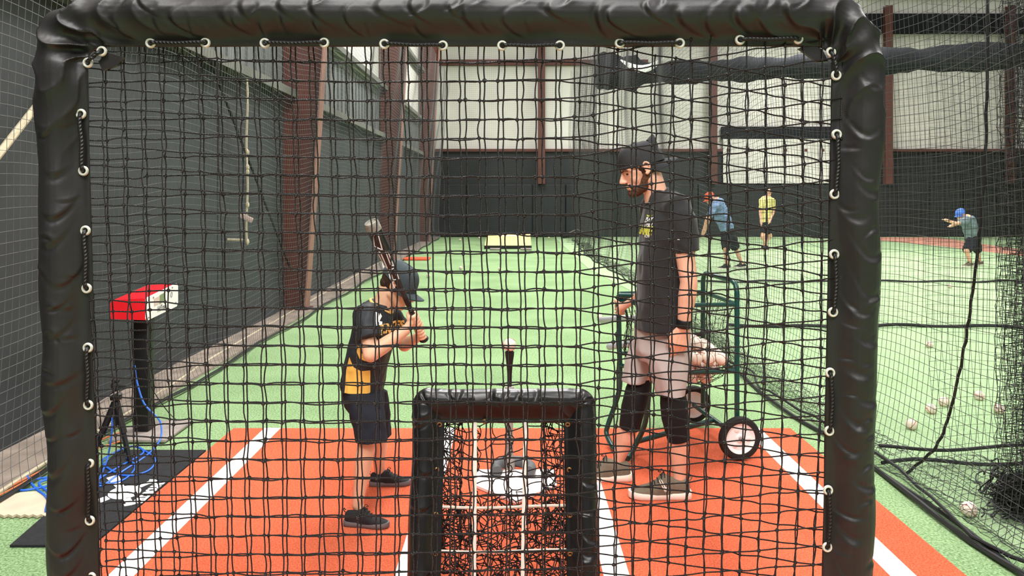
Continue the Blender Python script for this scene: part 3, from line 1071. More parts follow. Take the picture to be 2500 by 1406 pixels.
# ------------------------------------------------------------------ cage netting
def cage(name, P, r, m, label, ref, group=None, border=None, rb=.008, k=3, smooth=True):
    root = thing(name, tuple(P.reshape(-1, 3).mean(axis=0) * np.array([1, 1, 0])), label, 'net', group)
    v, q, l = join(net_parts(P, r, k, ref))
    np_mesh('mesh', v, q, m, root, lay=None)
    for nm, pth, rr in (border or []):
        b = MB(); b.tube(pth, rr, 6); b.build(nm, M['net_black'], root)
    return root


SPN = .05
y = np.arange(2.5, 27.4, .056); z = np.arange(.03, 5.6, .058)
Yg, Zg = np.meshgrid(y, z, indexing='ij')
hang = np.clip(1 - Zg / 2.8, 0, 1)
Xg = -2.73 + .09 * hang ** 2 + .092 * Zg + .035 * np.sin(Yg * 1.9 + Zg * .8) + .02 * np.sin(Yg * 4.7 + 2 * np.sin(Zg)) + .09 * np.exp(-Zg / .12) * (1 + .5 * np.sin(Yg * 3))
Zs = Zg + .05 * np.sin(Yg * 1.3) * (Zg / 3) + .025 * np.sin(Yg * 3.1 + 1.2 * Zg)
PL = np.stack([Xg, Yg + .03 * np.sin(Zg * 2.1), Zs], axis=-1)
cage('cage_net', PL, .0016, M['net_light'], 'grey cage netting hung along the whole left wall', (1, 0, 0),
     border=[('bottom_rope', [(-2.57 + .03 * math.sin(t * 2.2), t, .03 + .004 * math.sin(t * 9)) for t in np.arange(2.5, 27.4, .3)], .012)])

y = np.arange(3.0, 26.5, SPN); z = np.arange(.02, 5.6, SPN)
Yg, Zg = np.meshgrid(y, z, indexing='ij')
far = np.clip((Yg - 15) / 6, 0, 1)
flare = np.exp(-Zg / .25)
Xg = 2.16 + .09 * np.sin(Yg * .55 + .4) + .05 * np.sin(Yg * 1.7) * (.4 + Zg / 4) + far * (.2 * np.sin(Yg * 5.2) + .12 * np.sin(Yg * 11)) - .12 * flare * (1 + .5 * np.sin(Yg * 1.3)) + .05 * np.sin(Zg * 1.4)
Zs = np.clip(Zg - .08 * flare, .015, None) + .035 * np.sin(Yg * 1.9 + Zg) * np.clip(Zg, 0, 1) + .02 * np.sin(Yg * 4.4)* np.clip(Zg, 0, 1)
PR = np.stack([Xg, Yg, Zs], axis=-1)
edge = [(1.98 + .09 * math.sin(t * .55 + .4) + .03 * math.sin(t * 3.1), t, .022 + .006 * math.sin(t * 7)) for t in np.arange(3.0, 26.4, .2)]
seam = smooth_path([at(2412, -60, 3.75), at(2410, 200, 3.78), at(2403, 420, 3.8), at(2388, 600, 3.84), at(2368, 760, 3.9), at(2350, 870, 3.95), at(2318, 1010, 4.05), at(2285, 1090, 4.1), at(2232, 1140, 4.22), at(2192, 1172, 4.25)], 6)
edge2 = [(p[0] + .05 + .04 * math.sin(p[1] * 5), p[1], .05 + .02 * math.sin(p[1] * 9)) for p in edge]
right_net = cage('cage_net', PR, .0016, M['net'], 'dark cage netting running down the right side of the lane to the end wall', (1, 0, 0),
     border=[('bottom_rope', edge, .013), ('seam_rope', [p + Vector((.003 * math.sin(i * 2.1), .003 * math.cos(i * 1.7), 0)) for i, p in enumerate(seam)], .008), ('hem_rope', edge2, .009)])
# slack netting bunched on the turf along the foot of that net
y = np.arange(4.4, 24, .045); t = np.arange(0, 9)
Yg, Tg = np.meshgrid(y, t, indexing='ij')
P = np.stack([2.02 + .09 * np.sin(Yg * .55 + .4) + .035 * Tg + RNG.normal(0, .012, Yg.shape), Yg + RNG.normal(0, .012, Yg.shape), .02 + .05 * np.abs(np.sin(Tg * 1.3 + Yg * 3)) + RNG.uniform(0, .015, Yg.shape)], axis=-1)
v, q, l = join(net_parts(P, .0016, 3, (0, 0, 1)))
np_mesh('slack_hem', v, q, M['net_black'], right_net)
# flap of netting lying on the turf by the camera, right
y = np.arange(2.9, 4.3, .042); t = np.arange(0, 16)
Yg, Tg = np.meshgrid(y, t, indexing='ij')
el = 2.055 + .02 * np.sin(Yg * 4)
P = np.stack([el + .04 * Tg + RNG.normal(0, .008, Yg.shape), Yg + .1 * Tg / 16 * np.sin(Yg * 3) + RNG.normal(0, .01, Yg.shape), .02 + .03 * np.abs(np.sin(Tg * .9 + Yg * 5)) + .014 * Tg / 4 + RNG.uniform(0, .012, Yg.shape)], axis=-1)
cage('floor_net', P, .0016, M['net_black'], 'flap of black netting lying on the turf at the right under the near baseball', (0, 0, 1),
     border=[('edge_rope', [(2.05 + .02 * math.sin(t * 4), t, .02) for t in np.arange(2.9, 4.3, .05)], .011)])
# net crossing to the right just behind
x = np.arange(2.36, 6.0, SPN); z = np.arange(.03, 4.2, SPN)
Xg, Zg = np.meshgrid(x, z, indexing='ij')
P = np.stack([Xg + .02 * np.sin(Zg * 3 + Xg), 4.36 + .06 * np.sin(Xg * 5 + Zg * .5) + .03 * np.sin(Zg * 2.2 + Xg * 2), Zg + .05 * np.sin(Xg * 3.3) * np.clip(Zg, 0, 1)], axis=-1)
cage('divider_net', P, .0011, M['net'], 'dark divider netting crossing to the right behind the near seam rope', (0, 1, 0),
     border=[('bottom_rope', [(xx, 4.33 + .03 * math.sin(xx * 6), .04 + .01 * math.sin(xx * 9)) for xx in np.arange(2.08, 6, .1)], .011), ('hem_rope', [(xx, 4.4, .1 + .015 * math.sin(xx * 7)) for xx in np.arange(2.1, 6, .1)], .010)])
# gathered curtain of netting at the right edge
t = np.arange(0, 46); z = np.arange(.05, 3.6, .05)
Tg, Zg = np.meshgrid(t, z, indexing='ij')
P = np.stack([2.33 + .006 * Tg + .055 * np.sin(Tg * 1.9) * (1 + .3 * np.sin(Zg * 2)) + RNG.normal(0, .006, Tg.shape), 3.62 + .05 * np.cos(Tg * 1.9) + .003 * Tg + RNG.normal(0, .006, Tg.shape), Zg + .02 * np.sin(Tg * .9 + Zg * 3)], axis=-1)
cage('gathered_net', P, .0014, M['net_black'], 'gathered curtain of black netting at the right edge of the view', (0, 1, 0))
r = thing('net_heap', (2.42, 3.72, 0), 'dark heap of bundled netting on the turf at the right edge', 'net')
parts = []
for k in range(60):
    c = np.array([2.5 + RNG.normal(0, .1), 3.75 + RNG.normal(0, .08), .03])
    pts = [c]
    for i in range(26):
        c = c + RNG.normal(0, .03, 3)
        c[0] = 2.5 + (c[0] - 2.5) * .93; c[1] = 3.75 + (c[1] - 3.75) * .93; c[2] = min(max(c[2], .025), .19 - .6 * abs(c[0] - 2.5))
        c[2] = max(c[2], .025)
        pts.append(c)
    parts.append(strands(np.array([[tuple(p) for p in smooth_path(pts, 3)]]), .0036, 5, ref=(.2, .3, 1)))
v, q, l = join(parts)
np_mesh('tangle', v, q, M['net_black'], r)
# nets of the far cages and before the end wall
for Yc, xa, xb, zt, lab in ((8.9, 2.5, 9.0, 3.4, 'dark divider netting across the neighbouring cage, the nearer of two'), (13.5, 2.6, 12.0, 4.4, 'dark divider netting across the neighbouring cage, the farther of two')):
    x = np.arange(xa, xb, .06); z = np.arange(.03, zt, .06)
    Xg, Zg = np.meshgrid(x, z, indexing='ij')
    P = np.stack([Xg, Yc + .12 * np.sin(Xg * 2.1 + Zg * .4), Zg + .05 * np.sin(Xg * 2.6) * np.clip(Zg, 0, 1)], axis=-1)
    cage('divider_net', P, .0012, M['net'], lab, (0, 1, 0), border=[('bottom_rope', [(xx, Yc + .05 * math.sin(xx * 3), .03 + .012 * math.sin(xx * 6)) for xx in np.arange(xa, xb, .15)], .02)])
x = np.arange(-2.2, 1.8, .07); z = np.arange(.05, 8.6, .07)
Xg, Zg = np.meshgrid(x, z, indexing='ij')
P = np.stack([Xg, 27.2 + .18 * np.sin(Xg * 3.1 + .3 * Zg), Zg], axis=-1)
cage('back_net', P, .0016, M['net'], 'fine netting hung across the lane in front of the end wall', (0, 1, 0))

# ------------------------------------------------------------------ tracking unit, tripod, mats and cables on the left
r = thing('ball_tracking_unit', (-2.377, 4.95, 0), 'red and white ball tracking box on a black square post at the left wall', 'sensor')
b = MB(); b.bbox((-2.377, 4.97, .42), (.095, .095, .78), .006); b.build('post', M['black'], r)
b = MB(); b.bbox((-2.33, 4.98, .018), (.36, .42, .02), .006); b.build('base_plate', M['plate_grey'], r)
qn, qf = at(357, 782, 4.8), at(434, 745, 5.46)
zb, zt = .764, .9
dirx = (Vector((qf.x, qf.y, 0)) - Vector((qn.x, qn.y, 0))).normalized()
side = Vector((-dirx.y, dirx.x, 0))
Lb, Wb = .66, .215
def bx(u, v, z): return Vector((qn.x, qn.y, 0)) + dirx * u + side * v + Vector((0, 0, z))
b = MB()
zt2 = zt + .02
prof = lambda u, z0, z1: [bx(u, .006, z0), bx(u, Wb, z0 + .012), bx(u, Wb + .004, z1 - .03), bx(u, Wb - .02, z1 - .008), bx(u, .02, z1), bx(u, .006, z1 - .004)]
b.loft([prof(.0, zb, zt), prof(.01, zb - .002, zt + .001), prof(Lb - .02, zb - .002, zt2), prof(Lb, zb + .004, zt2 - .004)])
b.build('housing', M['red'], r, sharp=25)
b = MB()
out = []
for u, z in ((.012, zb - .004), (Lb - .03, zb - .004), (Lb, zb + .02), (Lb, zt2 - .02), (Lb - .03, zt2 + .002), (.012, zt + .002), (0, zt - .012), (0, zb + .01)):
    out.append(bx(u, .006, z))
b.poly(out[::-1], side * -.010)
face = b.build('face_plate', M['white'], r, smooth=False)
FN = side * -1
def onf(u, z, l=.0055): return bx(u, 0, z) + FN * l
b = MB(); b.poly([onf(.14, .835), onf(.24, .838), onf(.24, .885), onf(.14, .882)][::-1], FN * .002); b.build('sticker', M['screen_pink'], face, smooth=False)
b = MB(); b.poly([onf(.245, .832), onf(.33, .836), onf(.33, .892), onf(.245, .888)][::-1], FN * .002); b.build('window', M['screen_green'], face, smooth=False)
for u, z in ((.03, .885), (.03, .775), (.12, .889), (.36, .898), (.52, .905), (.6, .79)):
    b = MB(); b.lathe([(.006, 0), (.005, .003), (.0001, .0035)], onf(u, z, .005), FN, 10); b.build('screw', M['grey_ink'], face)
b = MB(); b.torus(onf(.5, .86), FN, .018, .0016); b.build('logo_ring', M['grey_ink'], face)
b = MB(); decal(b, text_geo('HitTrax', .052, .001), onf(.2, .785, .0068), dirx, (0, 0, 1)); b.build('lettering', M['grey_ink'], face, smooth=False)

TP = gnd(270, 1135); TP = Vector((TP.x, TP.y + .06, 0))
r = thing('camera_tripod', TP, 'small black camera tripod standing left of the red tracking box post', 'tripod')
top = at(266, 975, TP.y)
hub = TP + Vector((0, 0, .36))
for k in range(3):
    a = 2 * PI * k / 3 - .5
    ft = TP + Vector((math.cos(a) * .13, math.sin(a) * .13, .02))
    b = MB(); b.tube([hub + (ft - hub) * .05, hub + (ft - hub) * .55], .019, 10); b.tube([hub + (ft - hub) * .5, ft], .0125, 10); lg = b.build('leg', M['black'], r)
    b = MB(); b.ell(ft, (.013, .013, .016)); b.build('rubber_foot', M['rubber'], lg)
    b = MB(); b.tube([hub + Vector((0, 0, -.15)), hub + (ft - hub) * .5], .004, 6); b.build('brace', M['plate_grey'], r)
b = MB(); b.lathe([(.014, -.16), (.014, 0), (.032, .0), (.034, .03), (.02, .04), (.016, .06)], hub, n=18); b.build('centre_column', M['black'], r)
b = MB(); b.lathe([(.016, .055), (.026, .062), (.028, .085), (.02, .1), (.012, .104), (.024, .106), (.024, .116), (.01, .118)], hub, n=18); b.tube([hub + Vector((0, 0, .08)), hub + Vector((.06, -.02, .075))], [.008, .011], 8); b.build('ball_head', M['rubber'], r)
b = MB(); b.tube([hub + Vector((.02, -.01, .05)), hub + Vector((-.09, -.06, -.02))], .006, 8); b.build('pan_handle', M['plate_grey'], r)

r = thing('logo_mat', (-2.06, 4.0, 0), 'black rubber mat with a white crossed bats emblem beside the orange mat', 'mat')
b = MB()
mp = [gnd(35, 1338, .004), gnd(240, 1338, .004)]
A0, A1 = Vector((-2.20, 3.37, .002)), Vector((-1.842, 3.37, .002))
B0, B1 = Vector((-2.36, 4.63, .002)), Vector((-1.842, 4.63, .002))
b.poly([A0, A1, B1, B0], (0, 0, .01)); b.build('sheet', M['mat_black'], r, smooth=False)
def onm(x, y): return gnd(x, y, .0125)
def strip(pts): b.poly([onm(x, y) for x, y in pts], (0, 0, .0015))
Z7 = lambda x, y: (230 + x / 8.79, 1100 + y / 8.79)
b = MB()
strip([Z7(*p) for p in ((260, 590), (430, 540), (520, 530), (650, 770), (480, 810))][::-1])
strip([Z7(*p) for p in ((600, 1040), (770, 1000), (830, 1100), (890, 1105), (900, 1140), (800, 1170), (650, 1195), (630, 1160), (690, 1140))][::-1])
strip([Z7(*p) for p in ((920, 760), (1170, 660), (1190, 620), (1290, 620), (1380, 650), (1360, 690), (1260, 695), (1170, 720), (1010, 790))][::-1])
strip([Z7(*p) for p in ((90, 1040), (260, 980), (340, 1040), (150, 1115), (100, 1110))][::-1])
strip([Z7(650 + 360 * math.cos(a), 900 - 135 * math.sin(a) + 18 * -math.cos(a) * 3) for a in np.linspace(0, 2 * PI, 28)[:-1]])
b.build('emblem', M['white_matte'], r, smooth=False)
b = MB()
for k in range(3):
    p0, p1 = Z7(480 + 20 * k, 850 + 45 * k), Z7(780, 835 + 45 * k)
    b.tube([onm(*p0), onm(*p1)], .0025, 5)
b.build('emblem_stitch', M['mat_black'], r)
b = MB()
o_, e_ = onm(*Z7(1010, 1130)), onm(*Z7(1540, 660))
rt = (e_ - o_).normalized()
up = Vector((-rt.y, rt.x, 0))
g = text_geo('FIELD BOUND', .062, .004, space=.95)
wx = max(v.x for v in g[0]); k_ = (e_ - o_).length / wx
g = ([Vector((v.x * k_, v.y * 1.1, 0)) for v in g[0]], g[1])
decal(b, g, o_ + Vector((0, 0, .0012)), rt, up); b.build('lettering', M['white_matte'], r, smooth=False)

b = MB()
pts = [gnd(-70, 1262, .004)] + [gnd(-40 + i * 10, 1262 + (3 if i % 2 else -1), .004) for i in range(16)] + [gnd(124, 1255, .004), gnd(120, 1215, .004), gnd(95, 1204, .004), gnd(50, 1207, .004), gnd(0, 1224, .004), gnd(-70, 1236, .004)]
b.poly(pts, (0, 0, .012))
tag(b.build('foam_mat', M['tan_mat'], base=(-2.3, 3.6, 0), smooth=False), 'tan foam floor tile on the turf at the lower left edge', 'mat')


def cable(name, pix, rad, m, label, cat='cable', h=.0, group=None):
    pts = []
    for q in pix:
        if len(q) == 2: pts.append(gnd(q[0], q[1], rad + .012 + h))
        else: pts.append(at(*q))
    b = MB(); b.tube(smooth_path(pts, 8), rad, 7)
    p = pts[0]
    return tag(b.build(name, M[m], base=(p.x, p.y, 0)), label, cat, group)


cable('blue_cable', [(329, 892, 4.85), (334, 930, 4.83), (352, 985, 4.8), (385, 1020, 4.78), (394, 1040, 4.75), (390, 1075, 4.6), (360, 1110), (300, 1150), (250, 1185), (235, 1175), (290, 1140), (350, 1105), (320, 1090), (270, 1110), (250, 1130), (300, 1160), (360, 1150), (378, 1120), (340, 1092)], .0055, 'blue_cable', 'blue cable hanging from the tracking box post and looping over the black mat')
cable('blue_cable', [(66, 1160), (75, 1178), (90, 1195), (112, 1212), (122, 1236), (112, 1248), (118, 1205), (95, 1180), (130, 1165), (80, 1172), (45, 1192), (60, 1197), (110, 1188), (160, 1175), (210, 1170)], .0065, 'blue_cable', 'tangled blue cable on the turf left of the screen above the tan tile')
cable('blue_cable', [(272, 985, 4.45), (274, 1040, 4.44), (270, 1080, 4.43), (262, 1120, 4.42), (250, 1152), (243, 1180), (300, 1172), (330, 1140), (310, 1118)], .005, 'blue_cable', 'blue cable running down the tripod')
cable('orange_cord', [(440, 1030), (400, 1036), (340, 1042), (280, 1060), (200, 1095), (120, 1140), (40, 1180), (-60, 1235)], .006, 'orange_cable', 'orange cord on the concrete by the left wall, running past the post base', 'cord')
cable('orange_cord', [(436, 1036), (430, 1042), (380, 1050), (300, 1075), (200, 1108), (110, 1150), (20, 1198), (-60, 1240)], .005, 'orange_cable', 'second orange cord lying just in front of the other', 'cord')
cable('orange_cord', [(740, 742), (640, 795), (520, 863), (400, 932), (300, 990), (160, 1068), (30, 1145)], .006, 'orange_cable', 'long faded orange cord along the concrete strip', 'cord')
cable('black_cord', [(352, 900, 4.85), (372, 950, 4.86), (410, 1005, 4.9), (432, 1028), (420, 1040), (380, 1038)], .003, 'black', 'thin black cord curving down from the post to the floor', 'cord')
cable('white_pipe', [(980, 612), (900, 655), (780, 722), (640, 802), (520, 872), (430, 932), (300, 1015), (150, 1105), (60, 1162), (-30, 1220)], .011, 'cream_rope', 'cream pipe weighing down the hem of the left net', 'pipe')


# ------------------------------------------------------------------ ball cart
WN, WF = Vector((1.306, 4.46, .145)), Vector((1.213, 5.12, .145))
r = thing('ball_cart', (1.0, 4.8, 0), 'dark green tube ball cart on two wheels behind the man in black tee', 'ball cart')
TR = .0155
NR, FR = Vector((1.316, 4.50, 0)), Vector((1.262, 5.08, 0))
NL, FL = Vector((.80, 4.42, 0)), Vector((.655, 4.66, 0))
def arch(A, B, zt, z0, foot=None):
    d = (B - A).normalized()
    R = .06
    p = [A + Vector((0, 0, z0)), A + Vector((0, 0, zt - R)), A + d * .018 + Vector((0, 0, zt - .018)), A + d * R + Vector((0, 0, zt)), B - d * R + Vector((0, 0, zt)), B - d * .018 + Vector((0, 0, zt - .018)), B + Vector((0, 0, zt - R)), B + Vector((0, 0, z0))]
    return p
b = MB(); b.tube(arch(NR, FR, 1.035, .14), TR, 10); b.build('handle_frame', M['green_tube'], r)
zl = .955
leg = smooth_path([gnd(1534, 1118, .036), at(1552, 1085, 4.49), at(1576, 1027, 4.46), at(1584, 935, 4.45), NL + Vector((0, 0, .6)), NL + Vector((0, 0, zl))], 6)
leg2 = smooth_path([gnd(1497, 1094, .036), at(1481, 1060, 4.68), at(1485, 1035, 4.69), at(1508, 968, 4.68), at(1514, 925, 4.67), at(1512, 840, 4.66), at(1510, 722, 4.66)], 6)
b = MB(); b.tube(leg, TR, 10); b.build('leg', M['green_tube'], r)
b = MB(); b.tube(leg2, TR, 10); b.build('leg', M['green_tube'], r)
b = MB(); b.tube([leg2[0], (leg[0] + leg2[0]) / 2 + Vector((-.01, 0, -.002)), leg[0]], TR, 10); b.build('foot_bar', M['green_tube'], r)
b = MB(); b.tube([leg2[-1], leg[-1] + Vector((.03, .05, 0))], TR, 10); b.build('grip_bar', M['green_tube'], r)
mid = (WN + WF) / 2
b = MB(); b.tube([WN, WF], TR, 10); b.build('axle', M['green_tube'], r)
b = MB(); b.tube([mid, (leg[0] + leg2[0]) / 2 + Vector((0, 0, .04)), ], TR, 10); b.build('bottom_rail', M['green_tube'], r)
def rim(z):
    return [Vector((NL.x, NL.y + .02, z)), Vector((NR.x, NR.y, z)), Vector((FR.x, FR.y, z)), Vector((.70, 5.0, z)), Vector((FL.x, FL.y, z))]
for z in (.905, .515):
    b = MB(); q = rim(z)
    b.tube(q, TR * .85, 10, closed=True, up=(0, 0, 1)); b.build('basket_rim', M['green_tube'], r)
for Wc, s_ in ((WN, -1), (WF, -1)):
    ax = (WN - WF).normalized()
    c = Wc + ax * (.03 if Wc is WN else -.03)
    ax2 = Vector((ax.x, ax.y, 0)).normalized()
    b = MB(); b.lathe([(.088, -.02), (.104, -.024), (.118, -.02), (.125, -.008), (.125, .008), (.118, .02), (.104, .024), (.088, .02), (.088, -.02)], c, ax2, 36, cap=False)
    w_ = b.build('tyre', M['rubber'], r)
    b = MB(); b.lathe([(.0001, .012), (.02, .014), (.026, .006), (.07, .004), (.082, .014), (.089, .016), (.089, -.016), (.082, -.014), (.026, -.006), (.0001, -.012)], c, ax2, 36, cap=False)
    hub_ = b.build('wheel_disc', M['white'], r)
    b = MB(); b.lathe([(.011, .0), (.011, .022), (.007, .026), (.0001, .027)], c, ax2, 14); b.build('axle_nut', M['plate_grey'], hub_)
    for k in range(3):
        a = 2 * PI * k / 3 + .4
        u = Vector((0, 0, 1)); v = ax2.cross(u)
        b = MB(); b.ell(c + (u * math.cos(a) + v * math.sin(a)) * .05 + ax2 * .004, (.016, .006, .016)); b.build('wheel_dimple', M['plate_white'], hub_)
# ball bag: netting from the upper rim to the lower rim, sagging under the balls
parts = []
def bag_pt(t, k):
    q = rim(.905); n = len(q)
    s = (t % 1) * n; i = int(s); f = s - i
    p = q[i].lerp(q[(i + 1) % n], f)
    c = Vector((1.02, 4.74, 0))
    d = Vector((p.x - c.x, p.y - c.y, 0))
    sh = (1.0, .93, .88, .86, .87, .9, .92, .9, .8, .62, .4, .18)[k]
    z = (.905, .85, .79, .73, .68, .63, .58, .53, .47, .43, .415, .41)[k]
    return (c.x + d.x * sh, c.y + d.y * sh, z)
P = np.array([[bag_pt(i / 56, k) for k in range(12)] for i in range(57)])
P += RNG.normal(0, .004, P.shape)
parts = net_parts(P, .0016, 5, ref=(0, 0, 1), sub=2, bow=.003)
v, q, l = join(parts); np_mesh('ball_bag', v, q, M['net_black'], r)
n = 0
for k in range(4):
    z = .455 + k * .064
    for i in range(9):
        for j in range(8):
            x = .70 + i * .076 + (.038 if k % 2 else 0); y_ = 4.44 + j * .076 + (.038 if k % 2 else 0)
            c = Vector((1.02, 4.74))
            fr = max(abs(x - c.x) / .255, abs(y_ - c.y) / .25)
            lim = (.80, .92, .93, .62)[k]
            if fr > lim or (k == 0 and fr > .78) or (fr < .5 and k < 3): continue
            if x < 1.0 - .3 * (k == 0) and y_ > 4.5 and k < 3: continue
            ball(Vector((x + random.uniform(-.001, .001), y_ + random.uniform(-.001, .001), z + random.uniform(-.002, .002))), 'white baseball heaped with others in the net bag of the green ball cart', 'baseballs heaped in the ball cart')
            n += 1


def bat(name, knob, end, rk, mats, label, end_cap=True, scale=1.0):
    knob, end = Vector(knob), Vector(end)
    L = (end - knob).length
    ax = (end - knob) / L
    root = thing(name, knob, label, 'bat')
    b = MB(); b.lathe([(.0001, 0), (.018, .001), (.024, .008), (.022, .016), (.0125, .024), (.0118, .05), (.0118, .2), (.0125, .27)], knob, ax, 18); b.build('grip', mats[0], root)
    b = MB(); b.lathe([(.0125, .265), (.0135, .32), (rk * .52, .39), (rk * .68, .45), (rk * .84, .5), (rk, .55), (rk, L - .05), (rk, L - .03)], knob, ax, 24); brl = b.build('barrel', mats[1], root)
    b = MB(); b.lathe([(rk + .0004, L - .045), (rk + .0006, L - .012), (rk - .003, L - .002), (rk - .01, L), (rk - .013, L - .006), (.0001, L - .008)], knob, ax, 24); b.build('end_cap', mats[2], root)
    return root, brl, ax


for (x0, y0, Y0), (x1, y1, Y1), lab in (((1590, 770, 5.16), (1466, 782, 5.6), 'pale grey bat sticking out behind the ball cart, the upper of two'), ((1595, 832, 5.1), (1484, 847, 5.35), 'pale grey bat sticking out behind the ball cart, the lower of two')):
    k, e = at(x0, y0, Y0), at(x1, y1, Y1)
    d = (e - k).normalized()
    bat('grey_bat', e - d * .76, e, .023, (M['rubber'], M['bat_grey'], M['bat_grey']), lab)


# ------------------------------------------------------------------ people
def basis(face, pitch=0.0, roll=0.0):
    """head/hand frame: x = face direction tipped down by pitch, y = left, z = up"""
    f = Vector(face).normalized()
    l = Vector((0, 0, 1)).cross(f).normalized()
    f2 = f * math.cos(pitch) - Vector((0, 0, 1)) * math.sin(pitch)
    u = f2.cross(l)
    R = Matrix((f2, l, u)).transposed()
    if roll: R = R @ Matrix.Rotation(roll, 3, 'X')
    return R


def head(b, C, R, k):
    """skull, jaw, nose, brow, lips and ears added to a body builder"""
    T = lambda x, y, z: C + R @ Vector((x, y, z)) * k
    b.ell(C + R @ Vector((-.006, 0, .035)) * k, (.098 * k, .077 * k, .09 * k), R, 22, 16)
    b.cap(T(.035, 0, -.01), T(.058, 0, -.085), .066 * k, .038 * k)
    b.cap(T(.0, .042, -.06), T(.062, .016, -.098), .028 * k, .022 * k); b.cap(T(.0, -.042, -.06), T(.062, -.016, -.098), .028 * k, .022 * k)
    b.ell(T(.083, 0, -.1), (.021 * k, .024 * k, .02 * k), R)
    b.cap(T(.09, 0, .012), T(.117, 0, -.034), .0085 * k, .0125 * k)
    for s in (-1, 1):
        b.cap(T(.086, s * .012, .02), T(.068, s * .05, .016), .013 * k, .013 * k)
        b.ell(T(.05, s * .036, -.03), (.03 * k, .022 * k, .036 * k), R)
        b.cap(T(.074, s * .018, .012), T(.062, s * .05, .01), .0125 * k, .0125 * k)
        b.cap(T(.072, s * .02, -.012), T(.06, s * .046, -.012), .0125 * k, .0125 * k)
        b.ell(T(.106, s * .011, -.037), (.011 * k, .009 * k, .009 * k), R)
        E = R @ Matrix.Rotation(s * .28, 3, 'Z')
        b.ell(T(-.008, s * .077, -.006), (.016 * k, .006 * k, .027 * k), E)
        rim_ = [T(.006, s * .079, .002), T(.006, s * .083, .016), T(-.004, s * .086, .025), T(-.017, s * .089, .018), T(-.022, s * .09, .002), T(-.019, s * .088, -.014), T(-.009, s * .084, -.028), T(.002, s * .08, -.032), T(.006, s * .078, -.024)]
        b.tube(smooth_path(rim_, 4), .0052 * k, 8)
        b.ell(T(.0, s * .081, -.029), (.008 * k, .006 * k, .009 * k), E)
    b.cap(T(.094, -.018, -.06), T(.094, .018, -.06), .0105 * k, .0105 * k); b.cap(T(.09, -.016, -.073), T(.09, .016, -.073), .011 * k, .011 * k)
    return T


def eyes(T, R, k, parent):
    for s in (-1, 1):
        b = MB(); b.ell(T(.0775, s * .031, -.003), (.0118 * k, .0135 * k, .0075 * k), R); b.build('eye', M['eye'], parent)
        b = MB(); b.tube([T(.101, s * .013, .013), T(.094, s * .034, .019), T(.078, s * .053, .012)], [.004 * k, .005 * k, .003 * k], 8); b.build('eyebrow', M['beard'], parent)


def cap_hat(T, R, k, parent, m, back=False, tilt=0.0):
    """six-panel cap: crown, curved brim, button, seams"""
    b = MB()
    rings = []
    for i in range(13):
        a = PI / 2 * i / 12
        c = T(-.006, 0, .014 + .112 * math.sin(a))
        q = max(math.cos(a) ** .62, .02)
        rings.append([c + R @ Vector((.108 * q * math.cos(t) + (.006 * q * math.cos(t) if (math.cos(t) > 0) != back else 0), .085 * q * math.sin(t), -.012 * math.cos(t) * (-1 if back else 1) * (1 - i / 12))) * k for t in np.linspace(0, 2 * PI, 33)[:-1]])
    b.loft(rings)
    cr = b.build('crown', m, parent)
    s = -1 if back else 1
    b = MB()
    V, n, mm = [], 17, 8
    top, bot = [], []
    for i in range(mm):
        t = i / (mm - 1)
        for lay_, dz in ((top, .003), (bot, -.003)):
            row = []
            for j in range(n):
                a = (j / (n - 1) - .5) * PI * .92
                r0x, r0y = .1, .08
                ext = .082 * math.cos(a * .98) ** .55 * t
                x = s * (r0x * math.cos(a) + ext)
                y_ = r0y * math.sin(a) * (1 - .06 * t)
                z_ = .017 - .012 * math.cos(a) + tilt * ext - 7.2 * y_ * y_ * (.5 + .6 * t) + .03 * (1 - abs(math.cos(a))) * 0 + dz
                row.append(T(x - .006, y_, z_))
            lay_.append(row)
    b.loft([tr + br[::-1] for tr, br in zip(top, bot)])
    b.build('brim', m, parent)
    b = MB(); b.ell(T(-.006, 0, .127), (.009 * k, .009 * k, .005 * k), R); b.build('button', m, cr)
    bvc = bvh_of(cr)
    for j in range(6):
        a = PI * j / 3 + .5
        pts = []
        for q in np.linspace(.08, PI / 2 - .1, 9):
            o_ = T(-.006, 0, .03)
            d_ = (R @ Vector((math.cos(q) * math.cos(a), math.cos(q) * math.sin(a), math.sin(q)))).normalized()
            h = bvc.ray_cast(o_ + d_ * .3, -d_)
            if h[0] is not None: pts.append(h[0])
        if len(pts) > 3:
            b = MB(); b.tube(pts, .0011, 5); b.build('seam', m, cr)
    return cr


